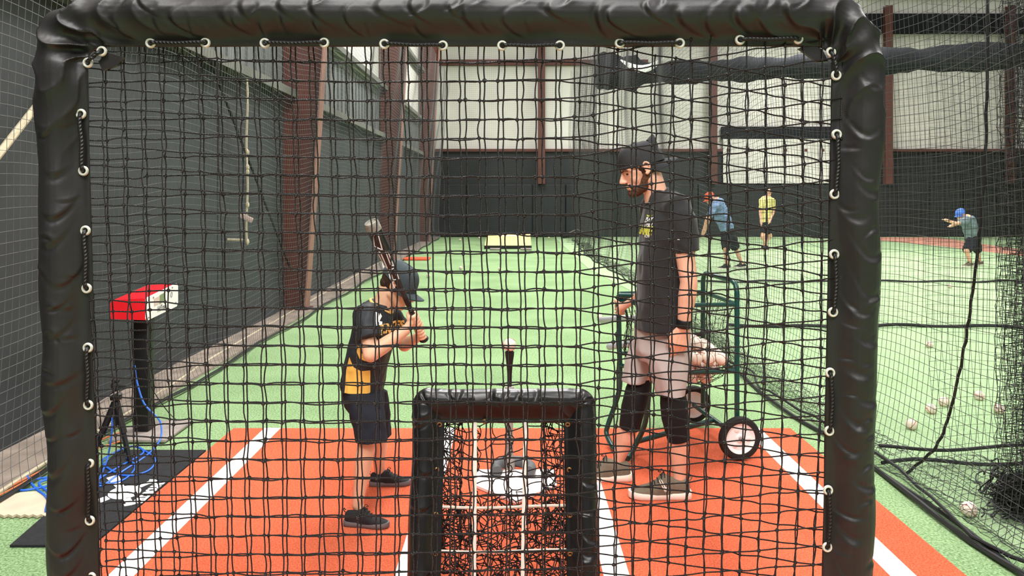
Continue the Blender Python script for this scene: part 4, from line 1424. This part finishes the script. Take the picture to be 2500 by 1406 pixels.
def grip(b, C, axis, palm, R, k, wrist):
    """a hand closed round a bar at C: palm on the palm side, four fingers and thumb wrapped round"""
    ax = Vector(axis).normalized(); pd = Vector(palm); pd = (pd - ax * pd.dot(ax)).normalized()
    tg = ax.cross(pd)
    P = lambda a, rr, o: C + ax * o + (pd * math.cos(a) + tg * math.sin(a)) * rr
    for o in (-.028, -.01, .01, .028):
        b.cap(P(-.75, R + .014 * k, o * k), P(.5, R + .013 * k, o * k), .0125 * k, .0115 * k)
    b.cap(P(-.6, R + .018 * k, -.02 * k), P(-.6, R + .018 * k, .02 * k), .015 * k, .015 * k)
    for i in range(4):
        o = (i - 1.5) * .0205 * k
        sh = (.0, .12, .06, -.12)[i]
        pr = [P(a + sh, R + .0095 * k, o) for a in (.35, 1.15, 2.0, 2.8, 3.45)]
        rr = [.0098, .0092, .0088, .0082, .0072]
        for m_ in range(4): b.cap(pr[m_], pr[m_ + 1], rr[m_] * k, rr[m_ + 1] * k, 10)
    o = .043 * k
    pr = [P(-.7, R + .016 * k, .03 * k), P(-1.3, R + .012 * k, o), P(-2.1, R + .0095 * k, o * 1.05), P(-2.8, R + .009 * k, o)]
    for m_ in range(3): b.cap(pr[m_], pr[m_ + 1], (.012 - .0012 * m_) * k, (.011 - .0012 * m_) * k, 10)
    b.cap(wrist, P(-.55, R + .02 * k, 0), .0225 * k, .022 * k)


def shoe(root, name, heel, toe, L, Wd, mu, ms, ml, tongue=.098, logo=None):
    heel, toe = Vector(heel), Vector(toe)
    d = (toe - heel); d.z = 0; d.normalize()
    s = Vector((-d.y, d.x, 0))
    k = L / .3
    X = lambda t, y_, z: heel + d * (t * L) + s * y_ + Vector((0, 0, z))
    st = [(0, .024, .03, .085), (.04, .034, .028, .097), (.14, .038, .028, .1), (.26, .039, .028, .1), (.36, .041, .028, .112), (.44, .043, .028, tongue), (.56, .046, .028, .083), (.68, .049, .028, .066), (.8, .048, .028, .056), (.9, .041, .028, .048), (.97, .027, .03, .04), (1.0, .012, .032, .036)]
    rings = []
    for t, hw, z0, z1 in st:
        rg = []
        for j in range(20):
            a = PI * j / 19
            rg.append(X(t, hw * Wd * k * math.copysign(abs(math.cos(a)) ** .75, math.cos(a)), (z0 + (z1 - z0) * abs(math.sin(a)) ** .8) * k))
        rings.append(rg)
    b = MB(); b.loft(rings); up_ = b.build('shoe', mu, root, sharp=60)
    so = [(-.03, .022), (-.01, .034), (.06, .041), (.2, .042), (.4, .041), (.55, .045), (.7, .051), (.82, .05), (.92, .042), (.98, .03), (1.02, .012)]
    rings = []
    for t, hw in so:
        zt = .034 + .010 * max(0, t - .7) * 1.5 + .012 * max(0, .12 - t) * 4
        zb = .001 + .05 * max(0, t - .78) ** 1.5 + .03 * max(0, .02 - t)
        rings.append([X(t, hw * Wd * k * q, (zb + (zt - zb) * f) * k) for q, f in ((-.9, 0), (-1.03, .25), (-1.03, .75), (-.95, 1), (.95, 1), (1.03, .75), (1.03, .25), (.9, 0))])
    b = MB(); b.loft(rings); b.build('sole', ms, up_, sharp=50)
    b = MB()
    for i in range(5):
        t = .42 + .055 * i
        z = np.interp(t, [q[0] for q in st], [q[3] for q in st]) + .001
        hw = np.interp(t, [q[0] for q in st], [q[1] for q in st]) * Wd
        pts = []
        for q in np.linspace(-.62, .62, 7):
            a = PI / 2 - q
            pts.append(X(t + .012 * q, hw * k * math.copysign(abs(math.cos(a)) ** .75, math.cos(a)), (.028 + (z - .028) * abs(math.sin(a)) ** .8 + .002) * k))
        b.tube(pts, .0028 * k, 6)
    for sg in (-1, 1):
        b.tube(smooth_path([X(.42, 0, (tongue + .004) * k), X(.45, sg * .02 * k, (tongue + .012) * k), X(.5, sg * .03 * k, (tongue - .004) * k), X(.46, sg * .014 * k, (tongue) * k)], 5), .0022 * k, 6)
    b.build('laces', ml, up_)
    b = MB(); b.tube(smooth_path([X(-.005, 0, .084 * k), X(-.045, 0, .098 * k), X(-.04, 0, .112 * k), X(.0, 0, .1 * k)], 5), .003 * k, 6); b.build('heel_loop', mu, up_)
    return up_, X, s


# ---- the boy
boy = thing('person', (-.72, 3.8, .016), 'boy in black and gold jersey and dark cap holding a bat over his shoulder', 'person')
KN, EN = at(1037, 832, 3.74), at(905, 541, 3.45)
BAX = (EN - KN).normalized()
kb = MB()
HC, HR, hk = at(972, 694, 3.79), basis((1, -.10, 0), .55), .87
T = head(kb, HC, HR, hk)
kb.cap(T(-.03, 0, -.05), at(934, 752, 3.79), .05, .054)
kb.cap(at(934, 752, 3.79), at(905, 800, 3.8), .055, .065)
kb.cap(at(905, 800, 3.8), at(889, 925, 3.8), .065, .06)
sh, el, wr = at(893, 776, 3.675), at(905, 866, 3.60), at(990, 806, 3.66)
kb.cap(sh, el, .044, .036); kb.cap(el, el.lerp(wr, .35), .036, .038); kb.cap(el.lerp(wr, .35), wr, .038, .026)
sh2, el2, wr2 = at(952, 776, 3.91), at(988, 842, 3.95), at(1022, 822, 3.83)
kb.cap(sh2, el2, .042, .034); kb.cap(el2, wr2, .035, .024)
g1, g2 = KN + BAX * .135, KN + BAX * .052
grip(kb, g1, BAX, (-.35, -.9, .1), .0115, .86, wr)
grip(kb, g2, BAX, (-.5, .8, -.1), .0115, .86, wr2)
for (hp, kn, cf, an, hl, tl, kq) in ((at(893, 925, 3.76), at(900, 1060, 3.63), at(888, 1122, 3.62), at(873, 1232, 3.6), (847, 1290), (945, 1290), 1.0),
                                 (at(900, 925, 3.88), at(926, 1050, 3.97), at(925, 1092, 4.02), at(927, 1158, 4.07), (905, 1192), (1000, 1190), .9)):
    kb.cap(hp, kn, .036, .045); kb.cap(kn, cf, .044, .043); kb.cap(cf, cf.lerp(an, .6), .043, .031); kb.cap(cf.lerp(an, .6), an, .031, .026)
    h3, t3 = gnd(*hl), gnd(*tl)
    kb.cap(an, Vector((an.x + .02, an.y, .06)), .026, .022)
kb.remesh('body', M['skin_kid'], .0042, 5, boy)
eyes(T, HR, hk, boy)
b = MB()
b.ell(HC + HR @ Vector((-.014, 0, .018)) * hk, (.094 * hk, .0795 * hk, .083 * hk), HR)
b.ell(HC + HR @ Vector((-.06, 0, -.022)) * hk, (.04 * hk, .06 * hk, .04 * hk), HR)
b.build('hair', M['hair'], boy)
cap_hat(T, HR, hk * 1.02, boy, M['cap_kid'], tilt=-.05)
# jersey
b = MB()
tl_ = Vector((.32, 0, 1)).normalized()
def tr(x, y_, Y, rx, ry, lean=.25, p=2.3):
    ax = Vector((1, 0, -lean)).normalized()
    return ell_ring(at(x, y_, Y), rx, ry, 32, p, ax)
b.loft([tr(932, 741, 3.79, .056, .064, .55), tr(926, 752, 3.79, .072, .1, .5), tr(918, 775, 3.79, .092, .148, .4), tr(911, 815, 3.79, .104, .155, .25), tr(902, 855, 3.79, .107, .148, .15), tr(892, 900, 3.8, .107, .142, .1), tr(885, 935, 3.8, .107, .145, .08), tr(884, 950, 3.8, .108, .148, .08)])
b.tube([at(905, 765, 3.74), at(893, 772, 3.68), at(894, 795, 3.645), at(903, 829, 3.615)], [.06, .066, .062, .06], 22)
b.tube([at(935, 765, 3.86), at(953, 768, 3.9), at(966, 788, 3.925), at(984, 812, 3.945)], [.055, .058, .055, .052], 22)
b.cap(at(928, 756, 3.77), at(900, 776, 3.7), .05, .055); b.cap(at(934, 756, 3.81), at(950, 774, 3.88), .045, .05)
jer = b.remesh('jersey', M['jersey'], .0055, 9, boy, wrinkle=(.007, 13, .6))
me = jer.data
pa = me.attributes.new('panel', 'FLOAT', 'POINT')
def px_of(p): return CX + F * p.x / p.y, HY + F * (H - p.z) / p.y
vals = []
def poly_sdf(x, y, P):
    """signed distance to an outline, positive inside"""
    d, ins = 1e9, False
    n_ = len(P)
    for i in range(n_):
        (x0, y0), (x1, y1) = P[i], P[(i + 1) % n_]
        t = max(0, min(1, ((x - x0) * (x1 - x0) + (y - y0) * (y1 - y0)) / ((x1 - x0) ** 2 + (y1 - y0) ** 2)))
        d = min(d, math.hypot(x - x0 - t * (x1 - x0), y - y0 - t * (y1 - y0)))
        if (y0 > y) != (y1 > y) and x < (x1 - x0) * (y - y0) / (y1 - y0) + x0: ins = not ins
    return d if ins else -d
XZ = lambda pts: [(at(x, y_, 3.67).x, at(x, y_, 3.67).z) for x, y_ in pts]
PA = XZ(((840, 960), (843, 905), (852, 872), (864, 896), (882, 904), (905, 903), (903, 960)))
PB = XZ(((868, 846), (880, 838), (886, 860), (899, 868), (896, 880), (880, 874)))
for v in me.vertices:
    p = v.co + ORG[jer.name]
    f = max(poly_sdf(p.x, p.z, PA), poly_sdf(p.x, p.z, PB)) if .46 < p.z < .9 else -1.0
    vals.append(f if abs(p.y - 3.8) > .05 else -1.0)
pa.data.foreach_set('value', np.array(vals, dtype=np.float32))
b = MB()
cpts = []
for t in np.linspace(0, 2 * PI, 25)[:-1]:
    cpts.append(at(931, 747, 3.79) + Vector((1, 0, -.62)).normalized() * .061 * math.cos(t) + Vector((0, 1, 0)) * .068 * math.sin(t))
b.tube(cpts, .0075, 8, closed=True, up=(.5, 0, 1)); b.build('collar_trim', M['gold'], jer)
bv = bvh_of(jer)
pr_d = Vector((-.55, .83, 0))
rt = Vector((.83, .55, -.1))
b = MB()
decal(b, text_geo('PIRATES', .06, .003), at(933, 818, 3.6), rt, (.1, 0, 1), bv, pr_d, .003)
b.build('lettering', M['gold'], jer, smooth=False)
b = MB()
for pts in (((934, 796), (944, 770), (950, 772), (941, 798)), ((944, 792), (952, 768), (957, 776), (950, 796)), ((950, 786), (966, 776), (970, 784), (954, 794)), ((936, 788), (966, 796), (964, 802), (934, 800))):
    q = [at(x, y_, 3.55) for x, y_ in pts]
    m_ = []
    ctr = sum(q, Vector()) / 4
    fine = []
    for i in range(4):
        for t in (0, .5): fine.append(q[i].lerp(q[(i + 1) % 4], t))
    out = []
    for p in fine:
        h = bv.ray_cast(p - pr_d * .2, pr_d)
        out.append((h[0] - pr_d * .003) if h[0] is not None else p)
    b.poly(out, pr_d * .001)
b.build('emblem', M['white_matte'], jer, smooth=False)
# shorts
b = MB()
b.loft([tr(885, 925, 3.8, .098, .135, .05), tr(886, 950, 3.8, .1, .138, .05), tr(890, 985, 3.8, .095, .135, 0), tr(893, 1000, 3.8, .085, .12, 0)])
b.loft([ell_ring(at(886, 955, 3.725), .092, .075, 26), ell_ring(at(897, 1015, 3.66), .085, .075, 26), ell_ring(at(908, 1076, 3.62), .074, .07, 26)])
b.loft([ell_ring(at(903, 955, 3.87), .085, .072, 26), ell_ring(at(916, 1010, 3.92), .078, .07, 26), ell_ring(at(926, 1064, 3.96), .064, .066, 26)])
b.remesh('shorts', M['shorts_black'], .0055, 4, boy, wrinkle=(.006, 14, .5))
shoe(boy, 'shoe', gnd(844, 1289) + Vector((0, 0, .016)), gnd(945, 1296) + Vector((0, 0, .016)), .205, 1.0, M['shoe_black'], M['sole_grey'], M['black'], tongue=.125)
shoe(boy, 'shoe', gnd(905, 1192) + Vector((0, 0, .016)), gnd(1000, 1190) + Vector((0, 0, .016)), .207, 1.0, M['shoe_black'], M['sole_grey'], M['black'], tongue=.118)

root, brl, ax = bat('baseball_bat', KN, EN, .0335, (M['black'], M['bat_black'], M['bat_end']), 'black bat with white outlined graphics held over the boy\'s shoulder')
bv = bvh_of(brl)
L_ = (EN - KN).length
b = MB()
sd = ax.cross(Vector((.25, -1, .1)).normalized()).normalized()
upv = sd
vd = Vector((0, 1, 0)); vd = (vd - ax * vd.dot(ax)).normalized()
def on_bat(s, t):
    p = KN + ax * s + sd * t - vd * .2
    h = bv.ray_cast(p, vd)
    return (h[0] - vd * .0008) if h[0] is not None else p + vd * .17
def stroke(pts, r_=.0026, closed=False):
    q = []
    n_ = len(pts)
    for i in range(n_ if closed else n_ - 1):
        a_, b_ = pts[i], pts[(i + 1) % n_]
        for t in np.linspace(0, 1, 6)[:-1]: q.append(on_bat(a_[0] + (b_[0] - a_[0]) * t, a_[1] + (b_[1] - a_[1]) * t))
    if not closed: q.append(on_bat(*pts[-1]))
    b.tube(q, r_, 6, closed=closed, up=tuple(vd), cap=True)
e = L_ - .05
stroke([(e, .014), (e - .005, -.012), (e - .06, -.026), (e - .085, .002)], closed=True)
stroke([(e - .095, .012), (e - .11, .02), (e - .19, .016), (e - .175, .006)], closed=True)
stroke([(e - .075, -.024), (e - .1, -.012), (e - .19, -.016), (e - .17, -.027)], closed=True)
stroke([(e - .2, .012), (e - .2, -.008), (e - .26, -.014), (e - .26, .004), (e - .215, .012)])
stroke([(e - .2, -.02), (e - .29, -.02)])
stroke([(e - .225, .016), (e - .265, .012)])
b.build('graphics', M['bat_white'], brl)

# ---- the man
man = thing('person', (.78, 4.0, .016), 'man in black tee, grey shorts and backward cap, one hand on the ball cart', 'person')
kb = MB()
HC, HR, hk = at(1566, 410, 4.0), basis((-1, -.06, 0), .36), 1.06
T = head(kb, HC, HR, hk)
kb.cap(T(.105, 0, -.018), T(.117, 0, -.033), .009 * hk, .0115 * hk)
kb.cap(T(-.03, 0, -.04), at(1606, 488, 4.0), .058, .062)
kb.cap(T(-.02, .02, -.07), at(1598, 500, 4.0), .045, .05)
kb.cap(at(1606, 500, 4.0), at(1622, 560, 4.0), .065, .085)
kb.cap(at(1622, 560, 4.02), at(1617, 800, 4.02), .085, .08)
sh, el, wr = at(1658, 512, 3.815), at(1682, 690, 3.77), at(1668, 800, 3.79)
kb.cap(sh, el, .056, .043); kb.cap(el, el.lerp(wr, .3), .043, .045); kb.cap(el.lerp(wr, .3), wr, .045, .029)
# near hand: relaxed, knuckles down
hd = (at(1660, 845, 3.80) - wr).normalized()
fw = Vector((-1, -.1, 0)); fw = (fw - hd * fw.dot(hd)).normalized()      # thumb side
nrm_ = hd.cross(fw)                                                       # across the palm, towards the camera
HP = lambda a, f, o: wr + hd * a + fw * f + nrm_ * o
for f in (-.03, -.01, .011, .031): kb.cap(HP(.012, f * .7, 0), HP(.085, f, -.002), .016, .0135)
for i, (f, L, c) in enumerate(((.031, .078, .5), (.0105, .085, .75), (-.0105, .08, .95), (-.0305, .064, 1.15))):
    p = HP(.087, f, -.002); a = .12 * c
    for m_, (sg, rr) in enumerate(((.44, .0098), (.32, .009), (.24, .008))):
        a += .38 * c
        q = p + (hd * math.cos(a) + nrm_ * math.sin(a) * .95 - fw * .02) * (L * sg)
        kb.cap(p, q, rr, rr - .0009, 10); p = q
p0, p1, p2, p3 = HP(.02, .026, .006), HP(.05, .048, .012), HP(.083, .053, .016), HP(.106, .047, .018)
for a_, b_, r0, r1 in ((p0, p1, .0155, .013), (p1, p2, .0125, .0108), (p2, p3, .0105, .009)): kb.cap(a_, b_, r0, r1, 10)
# far arm to the cart
sh2, el2 = at(1598, 522, 4.22), at(1600, 668, 4.42)
gC = at(1511, 752, 4.66)
wr2 = at(1556, 727, 4.56)
kb.cap(sh2, el2, .054, .042); kb.cap(el2, el2.lerp(wr2, .3), .042, .043); kb.cap(el2.lerp(wr2, .3), wr2, .042, .028)
grip(kb, gC, (.03, 0, 1), (.55, -.85, 0), .0155, 1.0, wr2)
for (hp, kn, cf, an, t3) in ((at(1628, 830, 3.93), at(1646, 1005, 3.89), at(1656, 1090, 3.90), at(1658, 1178, 3.90), gnd(1590, 1215)),
                         (at(1602, 830, 4.12), at(1545, 985, 4.08), at(1528, 1068, 4.12), at(1505, 1138, 4.16), gnd(1440, 1178))):
    kb.cap(hp, kn, .06, .053); kb.cap(kn, cf, .054, .05); kb.cap(cf, cf.lerp(an, .65), .05, .034); kb.cap(cf.lerp(an, .65), an, .034, .032)
    kb.cap(an, Vector((an.x - .03, an.y, .07)), .032, .026)
kb.remesh('body', M['skin'], .004, 4, man)
eyes(T, HR, hk, man)
b = MB()
for sg in (-1, 1):
    b.cap(T(.004, sg * .046, -.05), T(.03, sg * .037, -.083), .0255 * hk, .0255 * hk); b.cap(T(.03, sg * .035, -.085), T(.07, sg * .012, -.1), .027 * hk, .0255 * hk)
    b.cap(T(.0, sg * .056, -.02), T(.006, sg * .05, -.05), .0145 * hk, .021 * hk)
    b.cap(T(.101, sg * .004, -.05), T(.088, sg * .024, -.06), .0085 * hk, .007 * hk); b.cap(T(.088, sg * .024, -.06), T(.072, sg * .03, -.085), .009 * hk, .013 * hk)
b.ell(T(.086, 0, -.099), (.022 * hk, .027 * hk, .024 * hk), HR)
b.remesh('beard', M['beard'], .004, 2, man, wrinkle=(.0016, 90, 1))
b = MB()
b.ell(HC + HR @ Vector((-.016, 0, .022)) * hk, (.092 * hk, .0795 * hk, .085 * hk), HR)
b.ell(HC + HR @ Vector((-.055, 0, -.012)) * hk, (.043 * hk, .06 * hk, .042 * hk), HR)
b.build('hair', M['hair'], man)
cap_hat(T, HR, hk * 1.03, man, M['cap_black'], back=True, tilt=-.22)
b = MB()
b.loft([[T(-.1 - .014 * math.cos(q) * .6 + .02 * f, .058 * math.sin(q), .05 + .088 * math.cos(q) ** .7 - .01 * f) for q in np.linspace(-1.45, 1.45, 15)] + [T(-.093 + .02 * f, .052 * math.sin(q), .05 + .08 * math.cos(q) ** .7 - .01 * f) for q in np.linspace(1.45, -1.45, 15)] for f in (0, .5, 1)])
b.build('cap_front_panel', M['cap_black'], man)
# tee
b = MB()
def tr2(x, y_, Y, rx, ry, lean=.1, p=2.4):
    return ell_ring(at(x, y_, Y), rx, ry, 34, p, Vector((1, 0, -lean)).normalized())
b.loft([tr2(1602, 478, 4.0, .07, .08, -.75), tr2(1608, 486, 4.0, .082, .11, -.6), tr2(1620, 502, 4.0, .11, .175, -.35), tr2(1626, 530, 4.0, .128, .215, -.2), tr2(1627, 575, 4.0, .134, .218, -.1), tr2(1625, 640, 4.0, .142, .205, 0), tr2(1622, 720, 4.0, .145, .2, 0), tr2(1619, 775, 4.0, .14, .198, 0), tr2(1616, 800, 4.0, .137, .196, -.06)])
b.tube([at(1632, 500, 3.92), at(1652, 508, 3.835), at(1668, 545, 3.80), at(1681, 618, 3.775)], [.08, .082, .074, .063], 24)
b.tube([at(1605, 500, 4.12), at(1594, 515, 4.2), at(1592, 560, 4.26), at(1597, 625, 4.36)], [.08, .08, .07, .062], 24)
for y0_, y1_, Ya, Yb in ((490, 516, 3.95, 3.86), (492, 520, 4.06, 4.18)): b.cap(at(1612, y0_, Ya), at(1648 if Ya < 4 else 1600, y1_, Yb), .062, .07)
tee = b.remesh('tee_shirt', M['tee'], .006, 12, man, wrinkle=(.009, 9, .6))
b = MB()
cp = [at(1602, 480, 4.0) + Vector((1, 0, .75)).normalized() * .073 * math.cos(t) + Vector((0, 1, 0)) * .082 * math.sin(t) for t in np.linspace(0, 2 * PI, 25)[:-1]]
b.tube(cp, .007, 8, closed=True, up=(-.5, 0, 1)); b.build('collar', M['tee'], tee)
bv = bvh_of(tee)
pd_ = Vector((.62, .78, 0))
rt = Vector((.78, -.62, 0))
for s, m, sz, px_, py_, bold in (('PLAY', 'white_matte', .026, 1585, 540, .0008), ('THE/', 'white_matte', .034, 1586, 554, .001), ('GAME', 'lime', .062, 1585, 573, .0028), ('NOW', 'white_matte', .022, 1578, 582, .0005)):
    g = text_geo(s, sz, bold, .25)
    wx = max(v.x for v in g[0])
    o_ = at(px_, py_ + (0 if s != 'GAME' else 2), 3.82)
    b = MB(); decal(b, g, o_ - rt * wx * .98, rt, (0, 0, 1), bv, pd_, .003); b.build('lettering', M[m], tee, smooth=False)
b = MB()
sw = [(x * .7, y_ * .7) for x, y_ in ((0, 0), (.02, -.008), (.05, -.006), (.085, .006), (.05, .001), (.024, .0), (.008, .006))]
decal(b, ([Vector((x, y_, 0)) for x, y_ in sw], [tuple(range(7))]), at(1584, 527, 3.82) - rt * .06, rt, (0, 0, 1), bv, pd_, .003)
b.build('curved_mark', M['lime'], tee, smooth=False)
b = MB()
q = [at(x, y_, 3.6) for x, y_ in ((1661, 594), (1667, 587), (1663, 592), (1668, 592))]
out = []
for p in ((1661.5, 593), (1666.5, 587.5), (1668, 588.5), (1664, 592), (1668, 591.6), (1668, 593)):
    h = bv.ray_cast(at(p[0], p[1], 3.5), Vector((.15, 1, 0)).normalized())
    if h[0] is not None: out.append(h[0] - Vector((0, .002, 0)))
if len(out) > 3: b.poly(out, (0, .001, 0)); b.build('sleeve_mark', M['white_matte'], tee, smooth=False)
# shorts, knee sleeves, wristband, shoes
b = MB()
b.loft([tr2(1617, 770, 4.02, .13, .18, 0), tr2(1616, 805, 4.02, .138, .186, 0), tr2(1614, 850, 4.02, .14, .185, 0), tr2(1612, 875, 4.02, .12, .17, 0)])
b.loft([ell_ring(at(1626, 835, 3.935), .125, .1, 28), ell_ring(at(1634, 900, 3.90), .103, .095, 28), ell_ring(at(1638, 966, 3.885), .074, .086, 28)])
b.loft([ell_ring(at(1598, 830, 4.12), .118, .095, 28), ell_ring(at(1573, 880, 4.11), .096, .09, 28), ell_ring(at(1550, 931, 4.1), .072, .084, 28)])
b.remesh('shorts', M['shorts_grey'], .006, 4, man, wrinkle=(.010, 9, .45))
b = MB(); b.tube([at(1640, 930, 3.89), at(1645, 985, 3.885), at(1648, 1020, 3.885), at(1657, 1072, 3.895)], [.056, .069, .068, .057], 24); b.build('knee_sleeve', M['sleeve_black'], man)
b = MB(); b.tube([at(1570, 915, 4.1), at(1556, 955, 4.09), at(1545, 998, 4.08), at(1537, 1043, 4.1)], [.056, .064, .063, .056], 24); b.build('knee_sleeve', M['sleeve_black'], man)
b = MB(); q0 = el.lerp(wr, .82); q1 = el.lerp(wr, 1.0); b.tube([q0, q0.lerp(q1, .1), q0.lerp(q1, .9), q1], [.034, .0365, .0355, .033], 22); b.build('wristband', M['black'], man)
s1, X1, sd1 = shoe(man, 'shoe', gnd(1682, 1222) + Vector((0, 0, .016)), gnd(1536, 1222) + Vector((0, 0, .016)), .30, 1.0, M['shoe_olive'], M['sole_white'], M['rubber'], tongue=.125)
shoe(man, 'shoe', gnd(1538, 1178) + Vector((0, 0, .016)), gnd(1398, 1178) + Vector((0, 0, .016)), .30, 1.0, M['shoe_olive'], M['sole_white'], M['rubber'], tongue=.122)
b = MB()
bv = bvh_of(s1)
decal(b, text_geo('oc', .032, .0012), at(1620, 1190, 3.7), (.35, 0, -1), (1, 0, .35), bv, (0, 1, 0), .0015)
b.build('mark', M['sole_white'], s1, smooth=False)


# ---- players far off behind the right netting
def far_person(label, base, J, look, mats, hat, vox=.014):
    """J: joints in world space; look: face direction"""
    root = thing('person', base, label, 'person')
    kb = MB()
    R = basis(look[0], look[1])
    T = head(kb, J['head'], R, .98)
    kb.cap(J['head'], J['neck'], .055, .06)
    kb.cap(J['neck'], J['hip'], .1, .11)
    for s in '12':
        kb.cap(J['neck'].lerp(J['sh' + s], .5), J['sh' + s], .07, .055)
        kb.cap(J['sh' + s], J['el' + s], .05, .04); kb.cap(J['el' + s], J['wr' + s], .04, .03)
        d = (J['wr' + s] - J['el' + s]).normalized()
        kb.cap(J['wr' + s], J['wr' + s] + d * .09, .035, .03)
        for q in range(4):
            o = Vector((0, .022 * (q - 1.5), 0)); kb.cap(J['wr' + s] + d * .09 + o, J['wr' + s] + d * (.16 - .01 * abs(q - 1.3)) + o + Vector((-.01, 0, -.01)), .011, .009, 8)
        kb.cap(J['hip'], J['kn' + s], .09, .06); kb.cap(J['kn' + s], J['an' + s], .055, .035)
    kb.remesh('body', mats['skin'], vox, 2, root)
    eyes(T, R, .98, root)
    b = MB()
    b.tube([J['neck'] + (J['neck'] - J['hip']).normalized() * .05, J['neck'], J['neck'].lerp(J['hip'], .5), J['hip'].lerp(J['neck'], .05)], [.1, .155, .16, .15], 18)
    for s in '12': b.tube([J['neck'].lerp(J['sh' + s], .4), J['sh' + s], J['sh' + s].lerp(J['el' + s], .75)], [.1, .085, .07], 14)
    b.remesh('shirt', mats['shirt'], vox, 2, root, wrinkle=(.02, 6, 1))
    b = MB()
    b.ell(J['hip'], (.16, .17, .15))
    for s in '12': b.tube([J['hip'], J['hip'].lerp(J['kn' + s], .5), J['hip'].lerp(J['kn' + s], mats.get('len', 1.0))], [.14, .12, .095], 14)
    b.remesh('shorts', mats['shorts'], vox, 2, root, wrinkle=(.015, 7, 1))
    for s in '12':
        d = Vector(look[0]).normalized()
        a = J['an' + s]
        h0 = Vector((a.x, a.y, .0)) - d * .08
        shoe(root, 'shoe', h0, h0 + d, .29, 1.0, mats['shoe'], M['sole_white'], M['rubber'], tongue=.11)
    if hat: cap_hat(T, R, 1.02, root, hat)
    else:
        b = MB(); b.ell(J['head'] + R @ Vector((-.014, 0, .03)), (.1, .083, .09), R); b.build('hair', M['hair'], root)
    return root


Y = 16.2
J = dict(head=at(1733, 483, Y), neck=at(1750, 492, Y), hip=at(1776, 566, Y), sh1=at(1745, 505, Y - .18), sh2=at(1748, 500, Y + .18), el1=at(1726, 535, Y - .25), el2=at(1732, 532, Y + .25), wr1=at(1718, 562, Y - .2), wr2=at(1722, 560, Y + .2),
         kn1=at(1772, 608, Y - .2), kn2=at(1796, 606, Y + .15), an1=at(1774, 646, Y - .2), an2=at(1812, 646, Y + .1))
far_person('far player in blue-grey shirt and orange cap stooping behind the netting, right of the man', (J['hip'].x, Y, 0), J, ((-1, -.2, 0), .5), dict(skin=M['skin'], shirt=M['blue_cloth'], shorts=M['shorts_black'], shoe=M['shoe_black'], len=1.0), M['orange_cloth'])
Y = 21.4
J = dict(head=at(1876, 470, Y), neck=at(1873, 484, Y), hip=at(1868, 548, Y), sh1=at(1860, 490, Y - .1), sh2=at(1886, 490, Y + .1), el1=at(1856, 518, Y - .15), el2=at(1889, 516, Y + .1), wr1=at(1858, 540, Y - .3), wr2=at(1880, 538, Y - .2),
         kn1=at(1862, 578, Y - .15), kn2=at(1880, 576, Y + .1), an1=at(1874, 604, Y - .1), an2=at(1862, 602, Y + .15))
far_person('far player in yellow shirt and black shorts standing behind the netting by the end wall', (J['hip'].x, Y, 0), J, ((-.5, -1, 0), .2), dict(skin=M['skin'], shirt=M['yellow_cloth'], shorts=M['shorts_black'], shoe=M['shoe_black'], len=.75), None)
Y = 16.7
J = dict(head=at(2345, 523, Y), neck=at(2362, 534, Y), hip=at(2376, 584, Y), sh1=at(2356, 540, Y - .18), sh2=at(2364, 536, Y + .18), el1=at(2336, 546, Y - .3), el2=at(2342, 545, Y + .2), wr1=at(2318, 540, Y - .3), wr2=at(2326, 550, Y + .1),
         kn1=at(2360, 612, Y - .2), kn2=at(2386, 612, Y + .15), an1=at(2368, 640, Y - .2), an2=at(2392, 640, Y + .15))
p3 = far_person('far player in blue helmet bending forward behind the right netting at the right edge', (J['hip'].x, Y, 0), J, ((-1, -.25, 0), .35), dict(skin=M['skin'], shirt=M['teal_cloth'], shorts=M['shorts_black'], shoe=M['shoe_olive'], len=1.0), M['cap_blue'])
